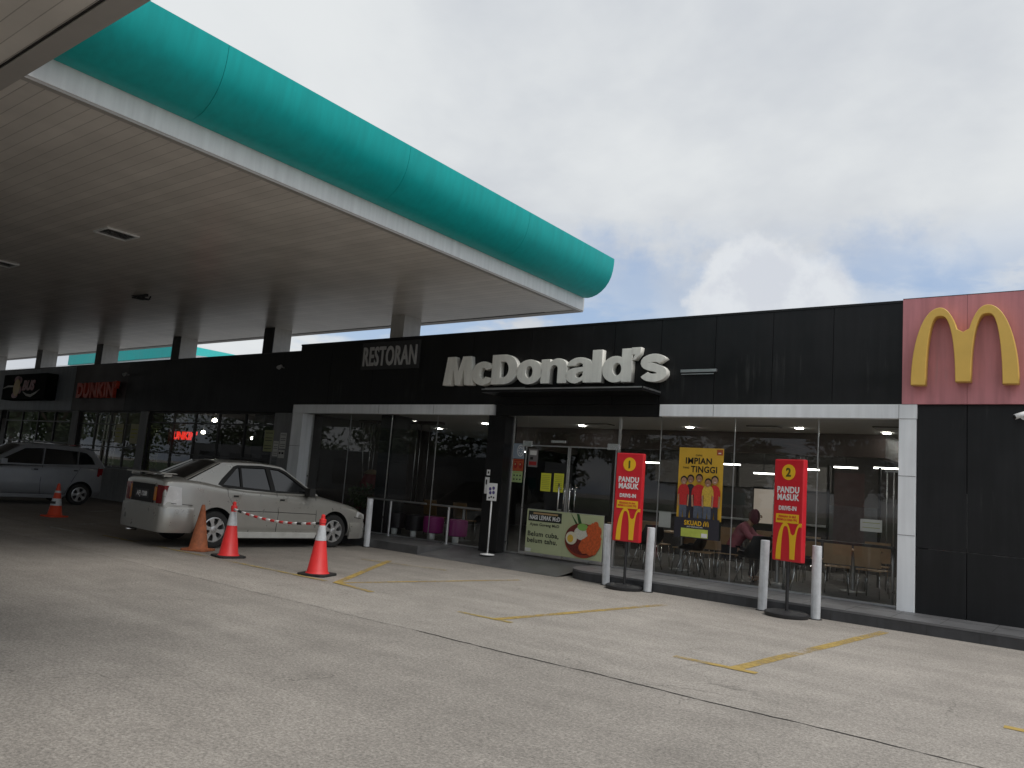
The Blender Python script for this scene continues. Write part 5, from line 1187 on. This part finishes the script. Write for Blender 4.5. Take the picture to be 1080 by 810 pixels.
# high counter along the right window
t = empty('window_counter', 'long dark counter rail inside the right windows at table height', 'counter', (-3.6, 13.75, TZ))
q = MB().m(m_intwall); q.box(-1.0, 1.05, -.12, .12, .86, .90); q.build('counter_top', None, t, bevel=.004)
for x_ in (-.8, .9): q = MB().m(m_alu); q.tube([(x_, 0, 0), (x_, 0, .86)], .02); q.build('leg', None, t)
# purple stools and mustard chairs on the left
st_ = None
def stool(loc, mat, label):
    t = empty('tub_stool', label, 'stool', loc, 0, 'tub stools behind the left glass')
    q = MB().m(mat); q.lathe([(.20, .14), (.235, .16), (.25, .40), (.24, .50), (.20, .52), (.02, .525)], 28); q.build('seat_drum', None, t, smooth=True)
    q = MB().m(m_white2); q.lathe([(.07, 0), (.075, .01), (.075, .13), (.07, .14)], 18, (.08, -.12, 0)); q.build('foot', None, t, smooth=True)
    return t
stool((-12.73, 13.98, TZ), m_purple, 'purple tub stool left of the handrail post, farther from the entrance pillar')
stool((-11.92, 13.90, TZ), m_purple, 'purple tub stool next to the black entrance pillar')
m_dk = pbr('dark vinyl', (.02, .015, .02), .5)
for (x_, y_, lb) in ((-13.35, 14.0, 'dark tub stool just left of the two purple ones'), (-14.0, 14.0, 'dark tub stool left of the middle behind the handrail'), (-14.95, 14.0, 'dark tub stool behind the nose of the silver car')):
    stool((x_, y_, TZ), m_dk, lb)
for (x_, y_, lb) in ((-11.6, 15.0, 'mustard plywood chair right behind the purple stool at the pillar'), (-12.7, 15.1, 'mustard plywood chair behind the left purple stool'), (-13.7, 15.1, 'mustard plywood chair farthest left in the row')):
    c = dup(wc, (x_, y_, TZ), R(0), lb, 'mustard chairs behind the stools')
    for k_ in kids(c):
        if k_.name.startswith(('seat', 'backrest')): k_.data = k_.data.copy(); k_.data.materials[0] = m_yelwood
table((-12.3, 14.55, TZ), 2.4, .5, 'long narrow table behind the purple stools', m_yelwood, .78)
t = empty('display_stand', 'slim bright lit ordering screen on a stand deep behind the poster and red sign 2', 'screen', (-6.0, 17.4, TZ))
q = MB().m(m_frame); q.box(-.30, .30, 0, .12, 0, 1.0); q.build('stand', None, t); q = MB().m(emit('kiosk screen', (.35, .30, .25), .5)); q.box(-.28, .28, -.012, -.001, 1.0, 1.75); q.m(m_frame).box(-.30, .30, 0, .12, 1.001, 1.8); q.build('screen', None, t)
for i, (x_, y_, h_) in enumerate(((-4.9, 15.5, 1.9), (-3.0, 16.2, 2.2), (-7.0, 16.3, 2.0))):
    t = empty('room_divider', ['slatted steel divider behind the person in pink', 'slatted steel divider behind the chairs near the white column', 'slatted steel divider behind the red sign 1'][i], 'divider', (x_, y_, TZ), 0, 'slatted dividers inside')
    for k in range(6): q = MB().m(m_alu); q.tube([(-.3+k*.12, 0, 0), (-.3+k*.12, 0, h_)], .012, 8); q.build('slat', None, t)
    q = MB().m(m_alu); q.box(-.33, .33, -.02, .02, h_, h_+.03); q.build('top_rail', None, t)
# back-of-house: counter and menu screens
t = empty('service_counter', 'dark service counter with steel top deep inside the restaurant', 'counter', (-7.6, 19.0, TZ))
q = MB().m(m_intwall); q.box(-2.6, 2.6, -.35, .35, 0, 1.0); q.build('counter_body', None, t)
q = MB().m(m_alu); q.box(-2.65, 2.65, -.4, .4, 1.001, 1.04); q.build('counter_top', None, t, bevel=.005)
t = empty('menu_board', 'row of dim menu screens high above the service counter', 'menu board', (-7.6, 19.9, 2.0))
for i in range(4): q = MB().m(emit('menu screen', (.05, .045, .04), .3)); q.box(-2.4+i*1.2, -1.3+i*1.2, 0, .05, 0, .6); q.build('screen', None, t)
m_steel = pbr('steel partition', (.20, .21, .22), .4, metal=.3, var=.2)
t = empty('partition_screen', 'tall grey partition screen standing inside the right windows', 'partition', (-4.0, 16.6, TZ))
q = MB().m(m_steel); q.box(-.45, .45, 0, .04, .3, 1.5); q.build('panel', None, t); q = MB().m(m_frame); q.box(-.5, -.46, -.02, .06, 0, 2.3); q.box(.46, .5, -.02, .06, 0, 2.3); q.build('frame', None, t)
# strings of hanging rods and red decoration behind the left glass
t = empty('rod_screen', 'screen of thin hanging metal rods behind the left glass', 'screen', (-15.2, 15.0, TZ))
q = MB().m(m_alu); rnd = random.Random(2)
for i in range(12): x_ = -1.35+i*.24+rnd.uniform(-.06, .06); q.tube([(x_, rnd.uniform(-.1, .1), .75), (x_+rnd.uniform(-.1, .1), rnd.uniform(-.1, .1), 2.85)], rnd.uniform(.006, .014), 6)
q.build('rods', None, t); q = MB().m(m_brown); q.box(-1.5, 1.5, -.15, .15, 2.82, 2.88); q.box(-1.5, 1.5, -.15, .15, .70, .75); q.build('rails', None, t)
t = empty('play_figure_stand', 'dull red padded stand behind the left glass near the silver car bonnet', 'stand', (-15.7, 14.6, TZ))
q = MB().m(pbr('dull red vinyl', (.13, .012, .015), .5)); q.lathe([(.34, 0), (.36, .7), (.25, 1.0), (.28, 1.15), (.18, 1.4), (.05, 1.45)], 24); q.build('padded_body', None, t, smooth=True)
q = MB().m(pbr('straw', (.25, .2, .12), .7)); q.lathe([(.18, 1.40), (.20, 1.43), (.1, 1.52), (.02, 1.53)], 20); q.build('straw_top', None, t, smooth=True)
leafy('indoor_plant', 'low bushy plant behind the left glass by the silver car bonnet', 'plant', (-15.0, 13.9, TZ), .7, .25, .5, 700, .07, m_leaf, .75, 11)

# person in pink leaning on the table
def person():
    t = empty('person', 'person in dusty pink top and plum headscarf bent over a table behind the glass', 'person', (-5.62, 14.45, TZ), R(-82))
    def skin(name, verts, edges, radii, mat, parent, sub=2):
        me = bpy.data.meshes.new(name); me.from_pydata(verts, edges, []); me.materials.append(mat)
        o = bpy.data.objects.new(name, me); C.objects.link(o)
        md = o.modifiers.new('k', 'SKIN'); md.use_smooth_shade = True
        for i, r in enumerate(radii): me.skin_vertices[0].data[i].radius = r if isinstance(r, tuple) else (r, r)
        me.skin_vertices[0].data[0].use_root = True
        s_ = o.modifiers.new('s', 'SUBSURF'); s_.levels = sub; s_.render_levels = sub
        eval_mesh(o); o.parent = parent; o.data.name = name
        for p_ in o.data.polygons: p_.use_smooth = True
        if not o.data.materials: o.data.materials.append(mat)
        return o
    m_skin = pbr('skin', (.36, .21, .14), .5, var=.04); m_pinkc = pbr('dusty pink cloth', (.46, .15, .19), .8, var=.12, scale=9, bump=.3, bscale=14); m_tr = pbr('dark trousers', (.03, .03, .04), .8)
    # body: pelvis, spine bent forward (+y is towards the table), head, arms on the table, legs under it
    V = [(0, 0, .50), (0, .06, .66), (0, .16, .82), (0, .27, .97), (0, .34, 1.05), (0, .40, 1.12), (0, .43, 1.20),
         (-.17, .25, .97), (-.25, .38, .80), (-.16, .60, .775), (-.10, .70, .775), (.17, .25, .97), (.26, .38, .80), (.15, .60, .775), (.06, .70, .775),
         (-.10, .02, .49), (-.12, .42, .50), (-.12, .44, .28), (-.12, .40, .07), (-.12, .53, .04), (.10, .02, .49), (.12, .42, .50), (.12, .44, .28), (.12, .40, .07), (.12, .53, .04)]
    E = [(0, 1), (1, 2), (2, 3), (3, 4), (4, 5), (5, 6), (3, 7), (7, 8), (8, 9), (9, 10), (3, 11), (11, 12), (12, 13), (13, 14), (0, 15), (15, 16), (16, 17), (17, 18), (18, 19), (0, 20), (20, 21), (21, 22), (22, 23), (23, 24)]
    Rr = [(.16, .12), (.14, .11), (.15, .11), (.15, .11), .055, .075, .085, .062, .045, .034, .026, .062, .045, .034, .026, .095, .075, .055, .04, .035, .095, .075, .055, .04, .035]
    body = skin('body', V, E, Rr, m_skin, t)
    def shell(name, V_, E_, R_, mat): return skin(name, V_, E_, R_, mat, body)
    shell('pink_top', V[:5]+V[7:10]+V[11:14], [(0, 1), (1, 2), (2, 3), (3, 4), (3, 5), (5, 6), (6, 7), (3, 8), (8, 9), (9, 10)], [(.18, .14), (.165, .13), (.17, .13), (.165, .125), .07, .078, .062, .045, .078, .062, .045], m_pinkc)
    shell('trousers', [V[0]]+V[15:19]+V[20:24], [(0, 1), (1, 2), (2, 3), (3, 4), (0, 5), (5, 6), (6, 7), (7, 8)], [(.17, .13), .105, .085, .066, .05, .105, .085, .066, .05], m_tr)
    # headscarf with the face left open
    q = MB().m(pbr('plum scarf cloth', (.16, .06, .08), .85, var=.2, scale=12)); rows = []
    for j in range(9):
        b = -PI/2+PI*j/8; rows.append([(.118*math.cos(b)*math.cos(a), .44-.01+.128*math.cos(b)*math.sin(a), 1.17+.145*math.sin(b)) for a in [R(150+ (240)*k/14) for k in range(15)]])
    for A, B in zip(rows, rows[1:]):
        for k in range(14):
            try: q.face([A[k], A[k+1], B[k+1], B[k]])
            except ValueError: pass
    o = q.build('headscarf', None, body); md = o.modifiers.new('t', 'SOLIDIFY'); md.thickness = .012; eval_mesh(o); auto_smooth(o.data, 70)
    q = MB().m(m_skin); q.lathe([(.005, 1.155), (.018, 1.165), (.010, 1.20), (.004, 1.21)], 10, (0, .535, 0)); q.m(m_blk)
    for sx_ in (-1, 1): q.ellipse(sx_*.034, 1.20, .013, .006, .520, .530, 10)
    q.box(-.022, .022, .520, .528, 1.125, 1.131); q.build('face_features', None, body)
    # hands: palm and five fingers each, resting flat and slightly curled
    for sd_, (px_, py_) in ((-1, (-.10, .70)), (1, (.06, .70))):
        z = .772; VV = [(px_, py_, z), (px_, py_+.045, z), (px_, py_+.085, z+.004)]; EE = [(0, 1), (1, 2)]; RR = [(.026, .016), (.036, .014), (.036, .013)]
        for k, ln in enumerate((.060, .072, .066, .052)):
            fx = px_+(-.030+.020*k)*(-sd_); b = len(VV)
            VV += [(fx, py_+.095, z+.006), (fx, py_+.095+ln*.5, z+.012), (fx, py_+.095+ln, z-.002)]; EE += [(2, b), (b, b+1), (b+1, b+2)]; RR += [.0095, .0088, .0075]
        b = len(VV); VV += [(px_-sd_*.040, py_+.040, z), (px_-sd_*.062, py_+.070, z), (px_-sd_*.066, py_+.098, z)]; EE += [(1, b), (b, b+1), (b+1, b+2)]; RR += [.012, .010, .009]
        skin('hand', VV, EE, RR, m_skin, body, 1)
person()
dup(wc, (-5.64, 14.45, TZ), R(-82), 'tan plywood chair the person in pink sits on')

# ------------------------------------------------------------------ what the glass shows from behind the camera, some of it added
TR = [(-104, -44, 11, 11), (-88, -40, 10, 10), (-74, -44, 11, 11.5), (-62, -38, 9, 9.5), (-52, -43, 9, 10.5), (-42, -38, 8, 9.5), (-33, -44, 9, 10), (-24, -40, 7, 9), (-17, -46, 8, 8.5), (12, -47, 8, 8), (24, -42, 8, 9.5)]
TR += [(-180, -38, 14, 13), (-158, -30, 13, 12), (-138, -24, 13, 12.5), (-120, -30, 12, 12), (-108, -18, 10, 10), (-92, -22, 9, 10)]
TL = ['leftmost of the trees across the road', 'second tree from the left across the road', 'third and widest tree from the left across the road', 'low tree fourth from the left across the road', 'tall tree opposite the left shop glass', 'tree across the road opposite the handrails', 'tree across the road opposite the entrance pillar', 'small tree across the road opposite the glass doors', 'tree across the road just left of the pale house', 'tree across the road just right of the pale house', 'rightmost of the trees across the road'] + [a+' of the big trees beyond the left end of the forecourt' for a in ('farthest', 'second farthest', 'third farthest', 'fourth farthest', 'second nearest', 'nearest')]
for i, (x_, y_, rx_, h_) in enumerate(TR):
    leafy('street_tree', TL[i], 'tree', (x_, y_, 0), rx_*.85, rx_*.6, h_*.42, 2000, .40, m_leaf, h_*.60, 40+i, 'trees across the road', (.35, .25, .12))
t = empty('light_blocker', 'low dark building added across the unseen forecourt to block light and darken the left glass', 'building', (-62, -24, 0))  # unseen block, added to cut the light from behind the camera
q = MB().m(m_greypier); q.box(-24, 27, -4, 0, 0, 3.7); q.build('wall', None, t)
for k in range(7): q = MB().m(m_carglass); q.box(-22+k*6, -18+k*6, .002, .05, .5, 2.8); q.build('window', None, t)
for i, x_ in enumerate((-26, -14)):
    t = empty('fuel_pump', ['white fuel pump nearer the left end of the forecourt', 'white fuel pump nearer the camera on the forecourt'][i], 'fuel pump', (x_, -9, 0), 0, 'fuel pumps on the forecourt')
    q = MB().m(m_white); q.box(-.5, .5, -.3, .3, .12, 1.5); q.build('cabinet', None, t, bevel=.03)
    q = MB().m(m_teal); q.box(-.55, .55, -.35, .35, 1.51, 2.1); q.build('top_panel', None, t, bevel=.03)
    q = MB().m(m_blk); q.box(-.35, .35, .301, .32, .95, 1.35); q.build('display', None, t)
    q = MB().m(m_rubber); q.tube([(.52, 0, 1.4), (.75, .1, .7), (.6, .1, .25), (.52, .1, 1.0)], .02); q.build('hose', None, t)
    q = MB().m(m_kerb); q.box(-1.5, 1.5, -.6, .6, 0, .12); q.build('island_base', None, t)
q = MB().m(pbr('asphalt', (.05, .05, .052), .9, var=.2)); q.box(-300, 300, -32, -20, .004, .012); tag(q.build('road'), kind='structure')  # unseen dark road, added to darken what the glass reflects
q = MB().m(pbr('grass verge', (.05, .075, .025), .9, var=.4, scale=2)); q.box(-300, 300, -160, -32.02, .004, .03); tag(q.build('verge'), kind='structure')  # unseen verge, added dark for the reflection like the road
def house(x_, y_, w, d, h, lb):
    t = empty('terrace_house', lb, 'house', (x_, y_, 0), 0, 'houses across the road')
    q = MB().m(m_greypier); q.box(-w/2, w/2, -d/2, d/2, 0, h); q.build('wall', None, t)
    q = MB().m(pbr('red roof tile', (.22, .07, .045), .8)); a = [(-w/2-.4, -d/2-.5, h), (w/2+.4, -d/2-.5, h), (w/2+.4, d/2+.5, h), (-w/2-.4, d/2+.5, h)]; r1, r2__ = (-w/2+1.5, 0, h+2), (w/2-1.5, 0, h+2)
    q.face([a[0], a[1], r2__, r1]); q.face([a[2], a[3], r1, r2__]); q.face([a[1], a[2], r2__]); q.face([a[3], a[0], r1]); q.build('roof', None, t)
    for k in range(int(w//4)):
        q = MB().m(m_carglass); q.box(-w/2+1.2+k*4, -w/2+2.8+k*4, d/2+.002, d/2+.06, 1.2, 2.4); q.build('window', None, t)
house(-2, -58, 18, 8, 3.4, 'pale grey house with red roof across the road opposite the right windows')
